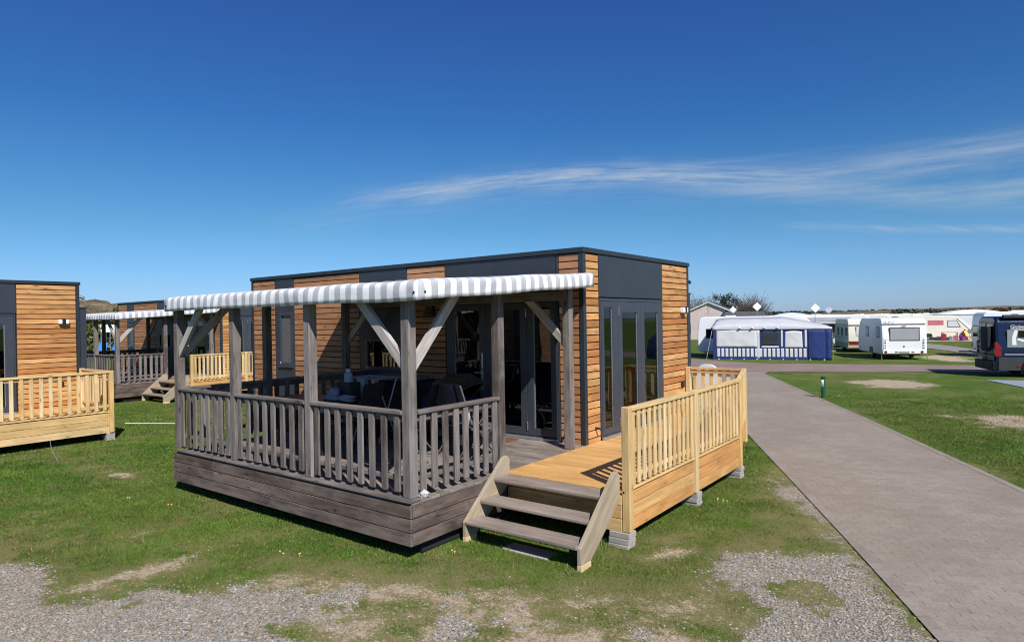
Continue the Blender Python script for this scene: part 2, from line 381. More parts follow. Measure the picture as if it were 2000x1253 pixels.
def mk_ground():
    m, g, p, out = newmat('lawn_ground')
    geo = g.n('ShaderNodeNewGeometry').outputs['Position']
    a = g.n('ShaderNodeAttribute', attribute_name='gmask'); r, d, l = g.sep(a.outputs['Vector'])
    nA = g.noise(geo, .35, 5, .6); nB = g.noise(geo, 1.7, 6, .65, .5); nC = g.noise(geo, 9., 5, .7, .3); nD = g.noise(geo, 70., 3, .7)
    nE = g.noise(geo, 28., 4, .75)
    # grass
    gc = g.mix(g.mapr(nB, .32, .68), (.043, .096, .010), (.084, .132, .019))
    gc = g.mix(g.m('MULTIPLY', g.mapr(nA, .38, .62), .7), gc, (.112, .138, .028))
    gc = g.mix(g.m('MULTIPLY', g.mapr(nC, .55, .75), .45), gc, (.125, .140, .035))
    gc = g.mix(g.m('MULTIPLY', g.mapr(nE, .55, .7), .25), gc, (.035, .066, .012))
    gc = g.mix(g.m('MULTIPLY', g.mapr(l, 0., 1., 0., 1., 'LINEAR'), .75), gc, (.205, .175, .085))
    sh = g.mapr(nD, .25, .75, .62, 1.38); gc = g.mix(1., gc, g.comb(sh, sh, sh), 'MULTIPLY')
    # sandy soil
    sc = g.mix(g.mapr(nC, .3, .7), (.33, .25, .175), (.45, .36, .27)); sh2 = g.mapr(nE, .25, .75, .75, 1.2)
    sc = g.mix(1., sc, g.comb(sh2, sh2, sh2), 'MULTIPLY')
    # gravel
    vo = g.n('ShaderNodeTexVoronoi'); g.put(vo.inputs['Vector'], geo); vo.inputs['Scale'].default_value = 62.
    vr = g.sep(vo.outputs['Color'])[0]
    gr = g.ramp(vr, [(0, (.19, .175, .155)), (.3, (.31, .28, .235)), (.6, (.39, .35, .285)), (.85, (.36, .275, .185)), (1, (.48, .45, .39))])
    gr = g.mix(g.mapr(vo.outputs['Distance'], .42, .75), gr, (.09, .075, .058))
    gr = g.mix(g.m('MULTIPLY', g.mapr(nC, .4, .7), .45), gr, (.37, .29, .20))
    edge = g.m('ADD', g.m('MULTIPLY', g.m('SUBTRACT', nC, .5), 1.0), g.m('MULTIPLY', g.m('SUBTRACT', nE, .5), 1.3))
    fd = g.mapr(g.m('ADD', d, edge), .30, .72); fg = g.mapr(g.m('ADD', r, edge), .38, .66)
    c = g.mix(fd, gc, sc); c = g.mix(fg, c, gr)
    g.put(p.inputs['Base Color'], c); p.inputs['Roughness'].default_value = .95; p.inputs['Specular IOR Level'].default_value = .1
    h = g.m('ADD', g.m('MULTIPLY', nE, 1.), g.m('MULTIPLY', g.m('SUBTRACT', 1., vo.outputs['Distance']), g.m('MULTIPLY', fg, .6)))
    g.put(p.inputs['Normal'], g.bump(h, .6, .02))
    # blades
    m, g, p, out = newmat('grass_blades')
    a = g.n('ShaderNodeAttribute', attribute_name='bcol').outputs['Color']
    g.put(p.inputs['Base Color'], a); p.inputs['Roughness'].default_value = .7; p.inputs['Specular IOR Level'].default_value = .25
    m, g, p, out = newmat('gravel_stones')
    a = g.n('ShaderNodeAttribute', attribute_name='bcol').outputs['Color']
    g.put(p.inputs['Base Color'], a); p.inputs['Roughness'].default_value = .9; p.inputs['Specular IOR Level'].default_value = .2
    m, g, p, out = newmat('leaf_mass')
    a = g.n('ShaderNodeAttribute', attribute_name='bcol').outputs['Color']
    g.put(p.inputs['Base Color'], a); p.inputs['Roughness'].default_value = .85; p.inputs['Specular IOR Level'].default_value = .15
    m, g, p, out = newmat('dune')
    geo = g.n('ShaderNodeNewGeometry').outputs['Position']
    n1 = g.noise(geo, .22, 6, .7, .5); n2 = g.noise(geo, 1.4, 6, .75)
    c = g.mix(g.mapr(n1, .35, .65), (.075, .062, .032), (.30, .225, .12)); c = g.mix(g.mapr(n2, .45, .65), c, (.052, .05, .025))
    g.put(p.inputs['Base Color'], c); p.inputs['Roughness'].default_value = .95
    g.put(p.inputs['Normal'], g.bump(n2, 1., .5))


mk_ground()
M = MATS


def dotted():
    m, g, p, out = newmat('checked_cloth')
    tc = g.n('ShaderNodeTexCoord').outputs['Object']
    ch = g.n('ShaderNodeTexChecker'); g.put(ch.inputs['Vector'], tc); ch.inputs['Scale'].default_value = 16
    ch.inputs['Color1'].default_value = (.07, .075, .09, 1); ch.inputs['Color2'].default_value = (.20, .21, .24, 1)
    g.put(p.inputs['Base Color'], ch.outputs[0]); p.inputs['Roughness'].default_value = .8


dotted()


# ------------------------------------------------------------------ mesh helpers
def link(o): scene.collection.objects.link(o)


class MB:
    def __init__(s): s.v = []; s.f = []; s.uv = []; s.r = []; s.mi = []; s.cur = 0
    def quad(s, pts, uvs=None, rnd=None):
        i = len(s.v); s.v += [tuple(p) for p in pts]; s.f.append(tuple(range(i, i + len(pts))))
        s.uv.append(uvs if uvs else [(0, 0)] * len(pts)); s.r.append(random.random() if rnd is None else rnd); s.mi.append(s.cur)
    def hexa(s, c, rnd=None, ax=None):
        """c: 8 corners ordered (x0y0z0,x1y0z0,x1y1z0,x0y1z0, then z1)"""
        c = [Vector(p) for p in c]; rnd = random.random() if rnd is None else rnd
        d = [(c[1] - c[0]).length, (c[3] - c[0]).length, (c[4] - c[0]).length]
        if ax is None: ax = d.index(max(d))
        o = (c[0], (c[1] - c[0]).normalized(), (c[3] - c[0]).normalized(), (c[4] - c[0]).normalized())
        A = o[1 + ax]; ou, ov = rnd * 53.7, rnd * 31.3
        i = len(s.v); s.v += [tuple(p) for p in c]
        for k, (f, nax) in enumerate((((0, 3, 2, 1), 2), ((4, 5, 6, 7), 2), ((0, 1, 5, 4), 1), ((2, 3, 7, 6), 1), ((1, 2, 6, 5), 0), ((3, 0, 4, 7), 0))):
            s.f.append(tuple(i + q for q in f))
            other = [q for q in (0, 1, 2) if q != nax and q != ax]
            B = o[1 + other[0]]
            if nax == ax:
                other = [q for q in (0, 1, 2) if q != ax]; A2, B2 = o[1 + other[0]], o[1 + other[1]]
                s.uv.append([(((c[q] - c[0]).dot(A2)) * .3 + ou, (c[q] - c[0]).dot(B2) + ov) for q in f])
            else:
                s.uv.append([((c[q] - c[0]).dot(A) + ou, (c[q] - c[0]).dot(B) + ov + k * .37) for q in f])
            s.r.append(rnd); s.mi.append(s.cur)
        return s
    def box(s, x0, x1, y0, y1, z0, z1, rnd=None, ax=None):
        x0, x1 = sorted((x0, x1)); y0, y1 = sorted((y0, y1)); z0, z1 = sorted((z0, z1))
        return s.hexa([(x0, y0, z0), (x1, y0, z0), (x1, y1, z0), (x0, y1, z0), (x0, y0, z1), (x1, y0, z1), (x1, y1, z1), (x0, y1, z1)], rnd, ax)
    def beam(s, p0, p1, w, h, up=(0, 0, 1), rnd=None):
        p0, p1 = Vector(p0), Vector(p1); d = (p1 - p0).normalized(); up = Vector(up)
        sd = d.cross(up)
        if sd.length < 1e-4: sd = Vector((1, 0, 0))
        sd.normalize(); u = sd.cross(d).normalized(); a, b = sd * w / 2, u * h / 2
        return s.hexa([p0 - a - b, p1 - a - b, p1 + a - b, p0 + a - b, p0 - a + b, p1 - a + b, p1 + a + b, p0 + a + b], rnd, 0)
    def prism(s, poly, axis, a0, a1, rnd=None):
        """poly in the two other axes; axis 'x' -> poly (y,z); 'y' -> (x,z); 'z' -> (x,y)"""
        rnd = random.random() if rnd is None else rnd
        def P(q, a): return {'x': (a, q[0], q[1]), 'y': (q[0], a, q[1]), 'z': (q[0], q[1], a)}[axis]
        n = len(poly); i = len(s.v)
        s.v += [P(q, a0) for q in poly] + [P(q, a1) for q in poly]
        area = sum(poly[k][0] * poly[(k + 1) % n][1] - poly[(k + 1) % n][0] * poly[k][1] for k in range(n))
        flip = (area > 0) != (axis == 'y')
        ou = rnd * 40
        def add(f, uv):
            s.f.append(f if flip else f[::-1]); s.uv.append(uv if flip else uv[::-1]); s.r.append(rnd); s.mi.append(s.cur)
        # grain direction = longest side
        L = max(range(n), key=lambda k: (poly[k][0] - poly[(k + 1) % n][0]) ** 2 + (poly[k][1] - poly[(k + 1) % n][1]) ** 2)
        dx, dy = poly[(L + 1) % n][0] - poly[L][0], poly[(L + 1) % n][1] - poly[L][1]; q = math.hypot(dx, dy); dx /= q; dy /= q
        puv = [(p[0] * dx + p[1] * dy + ou, -p[0] * dy + p[1] * dx + ou) for p in poly]
        add(tuple(range(i, i + n)), puv); add(tuple(range(i + 2 * n - 1, i + n - 1, -1)), puv[::-1])
        t = 0
        for k in range(n):
            k2 = (k + 1) % n; l = math.hypot(poly[k][0] - poly[k2][0], poly[k][1] - poly[k2][1])
            add((i + k2, i + k, i + n + k, i + n + k2), [(t + l + ou, a0), (t + ou, a0), (t + ou, a1), (t + l + ou, a1)]); t += l
        return s
    def tube(s, pts, r, n=8, caps=True):
        pts = [Vector(p) for p in pts]; rs = r if isinstance(r, (list, tuple)) else [r] * len(pts)
        rnd = random.random(); base = len(s.v); prev = None
        for k, p in enumerate(pts):
            d = ((pts[min(k + 1, len(pts) - 1)] - pts[max(k - 1, 0)])).normalized()
            if prev is None:
                a = d.cross(Vector((0, 0, 1)));
                if a.length < 1e-3: a = Vector((1, 0, 0))
            else: a = prev - d * prev.dot(d)
            a.normalize(); prev = a; b = d.cross(a)
            for j in range(n):
                t = 2 * math.pi * j / n; s.v.append(tuple(p + (a * math.cos(t) + b * math.sin(t)) * rs[k]))
        for k in range(len(pts) - 1):
            for j in range(n):
                j2 = (j + 1) % n; q = (base + k * n + j, base + k * n + j2, base + (k + 1) * n + j2, base + (k + 1) * n + j)
                s.f.append(q[::-1] if False else q); s.uv.append([(k, j / n), (k, (j + 1) / n), (k + 1, (j + 1) / n), (k + 1, j / n)]); s.r.append(rnd); s.mi.append(s.cur)
        if caps:
            s.f.append(tuple(range(base, base + n))[::-1]); s.uv.append([(0, 0)] * n); s.r.append(rnd); s.mi.append(s.cur)
            e = base + (len(pts) - 1) * n
            s.f.append(tuple(range(e, e + n))); s.uv.append([(0, 0)] * n); s.r.append(rnd); s.mi.append(s.cur)
        return s
    def weld(s):
        seen = {}; new = []; mp = []
        for p in s.v:
            k = (round(p[0], 5), round(p[1], 5), round(p[2], 5))
            if k not in seen: seen[k] = len(new); new.append(p)
            mp.append(seen[k])
        F = []; U = []; R2 = []; M2 = []
        for f, u, r, m in zip(s.f, s.uv, s.r, s.mi):
            g = [mp[i] for i in f]; keep = [i for i in range(len(g)) if g[i] != g[i - 1]]
            if len(keep) < 3: continue
            F.append(tuple(g[i] for i in keep)); U.append([u[i] for i in keep]); R2.append(r); M2.append(m)
        s.v, s.f, s.uv, s.r, s.mi = new, F, U, R2, M2
    def blob(s, c, rad, seg=10, rings=7, jit=.0):
        c = Vector(c); base = len(s.v); rnd = random.random(); rad = rad if isinstance(rad, (tuple, list)) else (rad,) * 3
        for i in range(rings + 1):
            th = math.pi * i / rings
            for j in range(seg):
                ph = 2 * math.pi * j / seg
                k = 1 + jit * mnoise.noise(Vector((math.sin(th) * math.cos(ph) * 1.7, math.sin(th) * math.sin(ph) * 1.7, math.cos(th) * 1.7 + rnd * 50)))
                s.v.append((c.x + rad[0] * k * math.sin(th) * math.cos(ph), c.y + rad[1] * k * math.sin(th) * math.sin(ph), c.z + rad[2] * k * math.cos(th)))
        for i in range(rings):
            for j in range(seg):
                j2 = (j + 1) % seg
                s.f.append((base + i * seg + j, base + (i + 1) * seg + j, base + (i + 1) * seg + j2, base + i * seg + j2))
                s.uv.append([(0, 0)] * 4); s.r.append(rnd); s.mi.append(s.cur)
        return s
    def build(s, name, mats, parent=None, bevel=0, smooth=False, seg=1, loc=None, label=None):
        me = bpy.data.meshes.new(name)
        if smooth: s.weld()
        me.from_pydata(s.v, [], s.f)
        if isinstance(mats, str): mats = [mats]
        for m in mats: me.materials.append(M[m])
        uvl = me.uv_layers.new(name='grain')
        flat = [c for f in s.uv for uv in f for c in uv]
        uvl.data.foreach_set('uv', flat)
        at = me.attributes.new('rnd', 'FLOAT', 'FACE'); at.data.foreach_set('value', s.r)
        me.polygons.foreach_set('material_index', s.mi)
        if smooth: me.polygons.foreach_set('use_smooth', [True] * len(me.polygons))
        me.update(); me.validate()
        o = bpy.data.objects.new(name, me); link(o)
        if parent is not None: o.parent = parent
        if loc: o.location = loc
        if label: o['label'] = label
        if bevel:
            b = o.modifiers.new('bevel', 'BEVEL'); b.width = bevel; b.segments = seg; b.limit_method = 'ANGLE'; b.angle_limit = R_(40)
            if seg > 1: b.harden_normals = False
        return o


def thing(name, label, cat, loc=(0, 0, 0), rz=0, group=None):
    o = bpy.data.objects.new(name, None); link(o); o.location = loc; o.rotation_euler = (0, 0, rz); o.empty_display_size = .2
    return tag(o, label, cat, group)


def tag(o, label=None, cat=None, group=None, kind=None):
    if label: o['label'] = label
    if cat: o['category'] = cat
    if group: o['group'] = group
    if kind: o['kind'] = kind
    return o


def copy_tree(o, parent=None, loc=None, rz=None, label=None, group=None):
    c = o.copy(); link(c); c.parent = parent
    for ch in list(o.children):
        copy_tree(ch, c)
    if loc is not None: c.location = loc
    if rz is not None: c.rotation_euler = (0, 0, rz)
    if label: c['label'] = label
    if group: c['group'] = group
    return c


def text_part(txt, size, mat, parent, loc, rot, name='lettering', ext=.004, spacing=1., shear=0., sx=1.):
    cu = bpy.data.curves.new(name, 'FONT'); cu.body = txt; cu.size = size; cu.extrude = ext; cu.space_character = spacing; cu.shear = shear
    t = bpy.data.objects.new(name, cu); link(t); bpy.context.view_layer.update()
    me = bpy.data.meshes.new_from_object(t); bpy.data.objects.remove(t); bpy.data.curves.remove(cu)
    me.materials.clear(); me.materials.append(M[mat])
    o = bpy.data.objects.new(name, me); link(o); o.parent = parent; o.location = loc; o.rotation_euler = rot; o.scale = (sx, 1, 1)
    return o


def rect_cells(u0, u1, w0, w1, holes):
    us = sorted({u0, u1, *[h[0] for h in holes], *[h[1] for h in holes]}); ws = sorted({w0, w1, *[h[2] for h in holes], *[h[3] for h in holes]})
    for a, b in zip(us, us[1:]):
        for c, d in zip(ws, ws[1:]):
            m = ((a + b) / 2, (c + d) / 2)
            if not any(h[0] < m[0] < h[1] and h[2] < m[1] < h[3] for h in holes): yield a, b, c, d


# ------------------------------------------------------------------ cabin
CL, CW, Z0, ZT, ZD = 9.0, 4.076, .24, 3.60, .62
PITCH = .1127


def make_cabin(label, larch_front='larch_front'):
    t = thing('cabin', label, 'cabin', (0, 0, 0), 0, 'holiday cabins with larch cladding')
    door = (-2.81, -.46, .66, 2.86); win = (-7.90, -7.40, 1.60, 2.78); bw = (-4.98, -3.95, 1.60, 2.22)
    sdoor = (.48, 2.82, .66, 2.84)
    w = MB()
    for a, b, c, d in rect_cells(-CL + .03, -.03, Z0, ZT - .06, [door, win, bw]): w.box(a, b, .022, .14, c, d)
    for a, b, c, d in rect_cells(.14, CW - .14, Z0, ZT - .06, [sdoor]): w.box(-.14, -.022, a, b, c, d)
    w.box(-CL + .03, -.03, CW - .14, CW - .022, Z0, ZT - .06); w.box(-CL + .022, -CL + .14, .14, CW - .14, Z0, ZT - .06)
    wl = w.build('wall', 'dark_void', t)
    # claddings
    def planks(mb, side, u0, u1, zs=(Z0 + .02, ZT - .075)):
        k = 0; z = ZT - .078 - PITCH
        while z > zs[0] - .08:
            z1 = z + PITCH - .0165; za = max(z, zs[0])
            if z1 > za + .01:
                if side == 'S': mb.box(u0, u1, -.002 - .0012 * (k % 2), .020, za, z1, ax=0)
                elif side == 'E': mb.box(-.020, .002 + .0012 * (k % 2), u0, u1, za, z1, ax=1)
                elif side == 'N': mb.box(u0, u1, CW - .02, CW + .002, za, z1, ax=0)
                else: mb.box(-CL - .002, -CL + .02, u0, u1, za, z1, ax=1)
            z -= PITCH; k += 1
    cs = MB()
    for a, b in ((-CL + .07, -8.09), (-7.33, -5.16), (-3.78, -2.84), (-.43, -.075)):
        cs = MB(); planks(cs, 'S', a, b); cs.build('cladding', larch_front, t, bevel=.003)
    for a, b in ((.075, .455), (2.85, CW - .07)):
        ce = MB(); planks(ce, 'E', a, b); ce.build('cladding', 'larch', t, bevel=.003, label='bright orange larch cladding of the end wall')
    cn = MB(); planks(cn, 'N', -CL + .07, -.07); cn.build('cladding', 'larch_worn', t, bevel=.003)
    cn = MB(); planks(cn, 'W', .07, CW - .07); cn.build('cladding', 'larch_worn', t, bevel=.003)
    # flat dark panels
    def panel(fn): q = MB(); fn(q); return q.build('dark_panel', 'anthracite', t, bevel=.002)
    panel(lambda q: [q.box(a, b, -.006, .0205, c, d) for a, b, c, d in rect_cells(-8.07, -7.35, Z0 + .02, ZT - .075, [win])])
    panel(lambda q: [q.box(a, b, -.006, .0205, c, d) for a, b, c, d in rect_cells(-5.14, -3.80, Z0 + .02, ZT - .075, [bw])])
    for bx in ((-2.82, -.50, -.006, .0205, 2.88, ZT - .075), (-.485, -.445, -.006, .0205, Z0, ZT - .075), (-2.81, -.5, -.006, .0205, Z0 + .02, .61),
               (-.0205, .006, .475, 2.835, 2.865, ZT - .075), (-.0205, .006, .49, 2.82, Z0 + .02, .61)):
        panel(lambda q: q.box(*bx))
    # corner trims
    for bx in ((-.07, .012, -.012, .07), (-.06, .012, CW - .06, CW + .012), (-CL - .012, -CL + .06, -.012, .06), (-CL - .012, -CL + .06, CW - .06, CW + .012)):
        ct = MB(); ct.box(*bx, Z0, ZT - .07); ct.build('corner_trim', 'anthracite_trim', t, bevel=.004)
    rf = MB(); e = .03
    rf.box(-CL - e, e, -e, -.001 - .0, ZT - .07, ZT + .005); rf.box(-CL - e, e, CW + .001, CW + e, ZT - .07, ZT + .005)
    rf.box(-.001 + .002, e, -.001, CW + .001, ZT - .07, ZT + .0045); rf.box(-CL - e, -CL - .001, -.001, CW + .001, ZT - .07, ZT + .0045)
    rf.build('roof_edge', 'anthracite_trim', t, bevel=.006)
    q = MB(); q.box(-CL, 0, 0, CW, ZT - .06, ZT - .02); q.build('roof', 'roof_membrane', t)
    q = MB(); q.box(-CL + .15, -.15, .15, CW - .15, .55, .60); fl = q.build('floor', 'inner_floor', t)
    q = MB(); q.box(-CL + .16, -3.3, 2.35, 2.43, .60, ZT - .1); q.box(-3.38, -3.3, .16, 2.35, .60, ZT - .1); q.box(-3.3, -.16, CW - .2, CW - .16, .60, ZT - .1)
    q.build('inner_wall', 'inner_wall', t)
    for x in (-8.6, -6.4, -4.4, -2.4, -.5):
        for y in (.4, CW - .4): q = MB(); q.box(x - .12, x + .12, y - .12, y + .12, -.05, Z0 + .02); q.build('foundation_block', 'concrete', t)
    # front door set : three leaves in one frame
    def leaf(axis, a0, a1, g0, g1, z0, z1, gz0, gz1, nm, hinge=None, handle=None):
        L = MB()
        for a, b, c, d in rect_cells(a0, a1, z0, z1, [(g0, g1, gz0, gz1)]):
            L.box(a, b, -.012, .05, c, d) if axis == 'x' else L.box(-.05, .012, a, b, c, d)
        o = L.build(nm, 'frame_grey', t, bevel=.003)
        P_ = MB()
        P_.box(g0, g1, .015, .021, gz0, gz1) if axis == 'x' else P_.box(-.021, -.015, g0, g1, gz0, gz1)
        P_.build('pane', 'glass', o)
        F = MB()   # thin bright glazing bead on one side
        if axis == 'x': F.box(g0 - .001, g0 + .012, .004, .0145, gz0, gz1)
        else: F.box(-.0145, -.004, g1 - .012, g1 + .001, gz0, gz1)
        F.build('glazing_bead', 'galv', o)
        if hinge:
            H = MB()
            for z in (z0 + .14, z1 - .16):
                if axis == 'x': H.box(hinge - .009, hinge + .009, -.03, -.0125, z - .07, z + .07)
                else: H.box(.0125, .03, hinge - .009, hinge + .009, z - .07, z + .07)
            H.build('hinge', 'steel', o, bevel=.003)
        if handle:
            H = MB()
            H.box(handle - .018, handle + .018, -.028, -.0125, 1.72, 1.98); H.box(handle - .018, handle + .018, -.028, -.0125, 1.36, 1.70)
            H.box(handle - .01, handle + .01, -.06, -.028, 1.64, 1.66); H.box(handle - .14, handle + .01, -.072, -.055, 1.638, 1.658)
            H.build('handle', 'steel', o, bevel=.003)
        return o
    fm = MB()
    for a, b, c, d in rect_cells(-2.81, -.49, .665, 2.86, [(-2.765, -.505, .68, 2.80)]): fm.box(a, b, -.004, .06, c, d)
    dfm = fm.build('door_frame', 'frame_grey', t, bevel=.003)
    leaf('x', -2.76, -1.925, -2.62, -2.05, .685, 2.795, .80, 2.69, 'door', None, -1.985)
    leaf('x', -1.915, -1.065, -1.80, -1.19, .685, 2.795, .80, 2.69, 'door')
    leaf('x', -1.055, -.51, -.93, -.60, .685, 2.795, .80, 2.72, 'door', -1.06)
    q = MB(); q.box(-2.81, -.49, -.05, -.0, .622, .662); q.build('door_sill', 'galv', t, bevel=.003)
    fm = MB()
    for a, b, c, d in rect_cells(.49, 2.82, .665, 2.845, [(.52, 2.79, .68, 2.80)]): fm.box(-.06, .004, a, b, c, d)
    fm.build('door_frame', 'frame_grey', t, bevel=.003)
    leaf('y', .525, 1.075, .605, .89, .685, 2.795, .79, 2.70, 'door')
    leaf('y', 1.085, 1.90, 1.22, 1.785, .685, 2.795, .79, 2.62, 'door', 1.08)
    leaf('y', 1.91, 2.785, 2.05, 2.62, .685, 2.795, .79, 2.62, 'door')
    q = MB(); q.box(.0, .05, .49, 2.82, .622, .662); q.build('door_sill', 'galv', t, bevel=.003)
    # windows
    for (a0, a1, c0, c1), blind in ((win, True), (bw, False)):
        q = MB()
        for a, b, c, d in rect_cells(a0, a1, c0, c1, [(a0 + .06, a1 - .06, c0 + .07, c1 - .07)]): q.box(a, b, -.016, .06, c, d)
        if blind: q.box(a0 - .02, a1 + .02, -.04, -.0065, c0 - .04, c0 - .005)
        wi = q.build('window', 'frame_grey', t, bevel=.003)
        q = MB(); q.box(a0 + .06, a1 - .06, .02, .026, c0 + .07, c1 - .07); q.build('pane', 'glass', wi)
        if blind: wi.children[-1].data.materials[0] = M['screen_pane']; q = MB(); q.box(a0 + .06, a1 - .06, .0265, .034, c0 + .07, c1 - .07); q.build('blind', 'blind_grey', wi)
        q = MB(); q.box(a0 + .03, a0 + .055, -.024, -.0165, c0 + .05, c0 + .075); q.build('catch', 'white_plastic', wi)
    # rear service box, its little vent
    q = MB(); q.box(-.75, -.02, CW + .0125, CW + .16, .30, 2.98); q.box(-.77, 0., CW + .0125, CW + .18, 2.981, 3.01); q.build('service_box', 'anthracite', t, bevel=.004)
    q = MB(); q.tube([(-.04, CW + .04, ZT - .35), (-.0, CW + .12, ZT - .38)], .035, 10); q.build('roof_outlet', 'anthracite_trim', t)
    # wall lamps
    def lamp(axis, u, z):
        q = MB()
        for s_ in (-1, 1):
            a, b = u + s_ * .032, u + s_ * .105; a, b = min(a, b), max(a, b)
            q.box(a, b, -.10, -.004, z - .055, z + .055) if axis == 'x' else q.box(.004, .10, a, b, z - .055, z + .055)
        o = q.build('wall_lamp', 'white_plastic', t, bevel=.02, seg=3)
        q = MB(); q.box(u - .032, u + .032, -.106, -.004, z - .062, z + .062) if axis == 'x' else q.box(.004, .106, u - .032, u + .032, z - .062, z + .062)
        q.build('lamp_band', 'black_plastic', o, bevel=.006, seg=2)
    lamp('x', -.27, 2.66); lamp('y', 3.74, 2.66)
    q = MB(); q.box(-3.22, -3.06, -.12, -.004, 2.68, 2.80); q.box(-3.25, -3.03, -.14, -.02, 2.60, 2.679); q.build('dark_wall_lamp', 'black_plastic', t, bevel=.01)
    for ax, u, z in (('y', 3.68, 1.22), ('y', .30, .84), ('x', -.27, .84)):
        q = MB()
        if ax == 'y': q.box(.0045, .05, u - .04, u + .04, z - .05, z + .05) if z > 1 else q.tube([(.0, u, z), (.07, u, z), (.10, u + .02, z - .03)], .018, 8)
        else: q.tube([(u, 0, z), (u, -.07, z), (u, -.10, z - .03)], .018, 8)
        q.build('socket' if z > 1 else 'water_tap', 'black_plastic', t)
    # name board letters above the front door
    LZ = 2.885
    text_part('P', .15, 'trim_white', t, (-2.745, -.007, LZ), (R_(90), 0, 0), 'lettering', .003, sx=1.1)
    text_part('RIA', .15, 'trim_white', t, (-2.48, -.007, LZ), (R_(90), 0, 0), 'lettering', .003, 1.05, sx=1.1)
    # curtains and furniture seen through the glass
    def drape(x0, x1, y0, y1, z0, z1, n=26, flare=0):
        q = MB(); rows = 7
        P_ = []
        for j in range(rows):
            f = j / (rows - 1)
            for i in range(n):
                s_ = i / (n - 1); w_ = 1 - flare * (1 - abs(2 * f - 1)) if flare else 1
                x = x0 + (x1 - x0) * s_ * w_; y = y0 + (y1 - y0) * s_ * w_
                o_ = .022 * math.sin(s_ * 34 + f * .8)
                if abs(x1 - x0) > abs(y1 - y0): y += o_
                else: x += o_
                P_.append((x, y, z0 + (z1 - z0) * f))
        for j in range(rows - 1):
            for i in range(n - 1):
                q.quad([P_[j * n + i], P_[j * n + i + 1], P_[(j + 1) * n + i + 1], P_[(j + 1) * n + i]], rnd=.5)
        o = q.build('curtain', 'curtain', t, smooth=True); sm = o.modifiers.new('s', 'SOLIDIFY'); sm.thickness = .003
    drape(-2.62, -2.38, .14, .14, .64, 2.72, flare=.35)
    drape(-.16, -.16, .54, .68, .64, 2.75)
    q = MB(); q.box(-1.0, -.30, 2.9, 3.75, .62, 1.05); q.box(-1.0, -.30, 3.6, 3.8, 1.05, 1.45); q.box(-1.2, -.95, .55, 1.2, .62, 1.02); q.box(-1.15, -.45, 1.45, 2.3, 1.33, 1.37)
    for x_, y_ in ((-1.1, 1.5), (-.5, 1.5), (-1.1, 2.25), (-.5, 2.25)): q.box(x_ - .02, x_ + .02, y_ - .02, y_ + .02, .605, 1.33)
    q.build('inner_furniture', 'pale_wood', t, bevel=.01)
    q = MB(); q.box(-.86, -.56, .62, .76, 1.30, 1.66); q.build('cushion', 'cushion', t, bevel=.05, seg=3)
    q = MB(); q.box(-.62, -.40, .80, .92, 1.22, 1.58); q.build('cushion', 'orange_cloth', t, bevel=.05, seg=3)
    return t


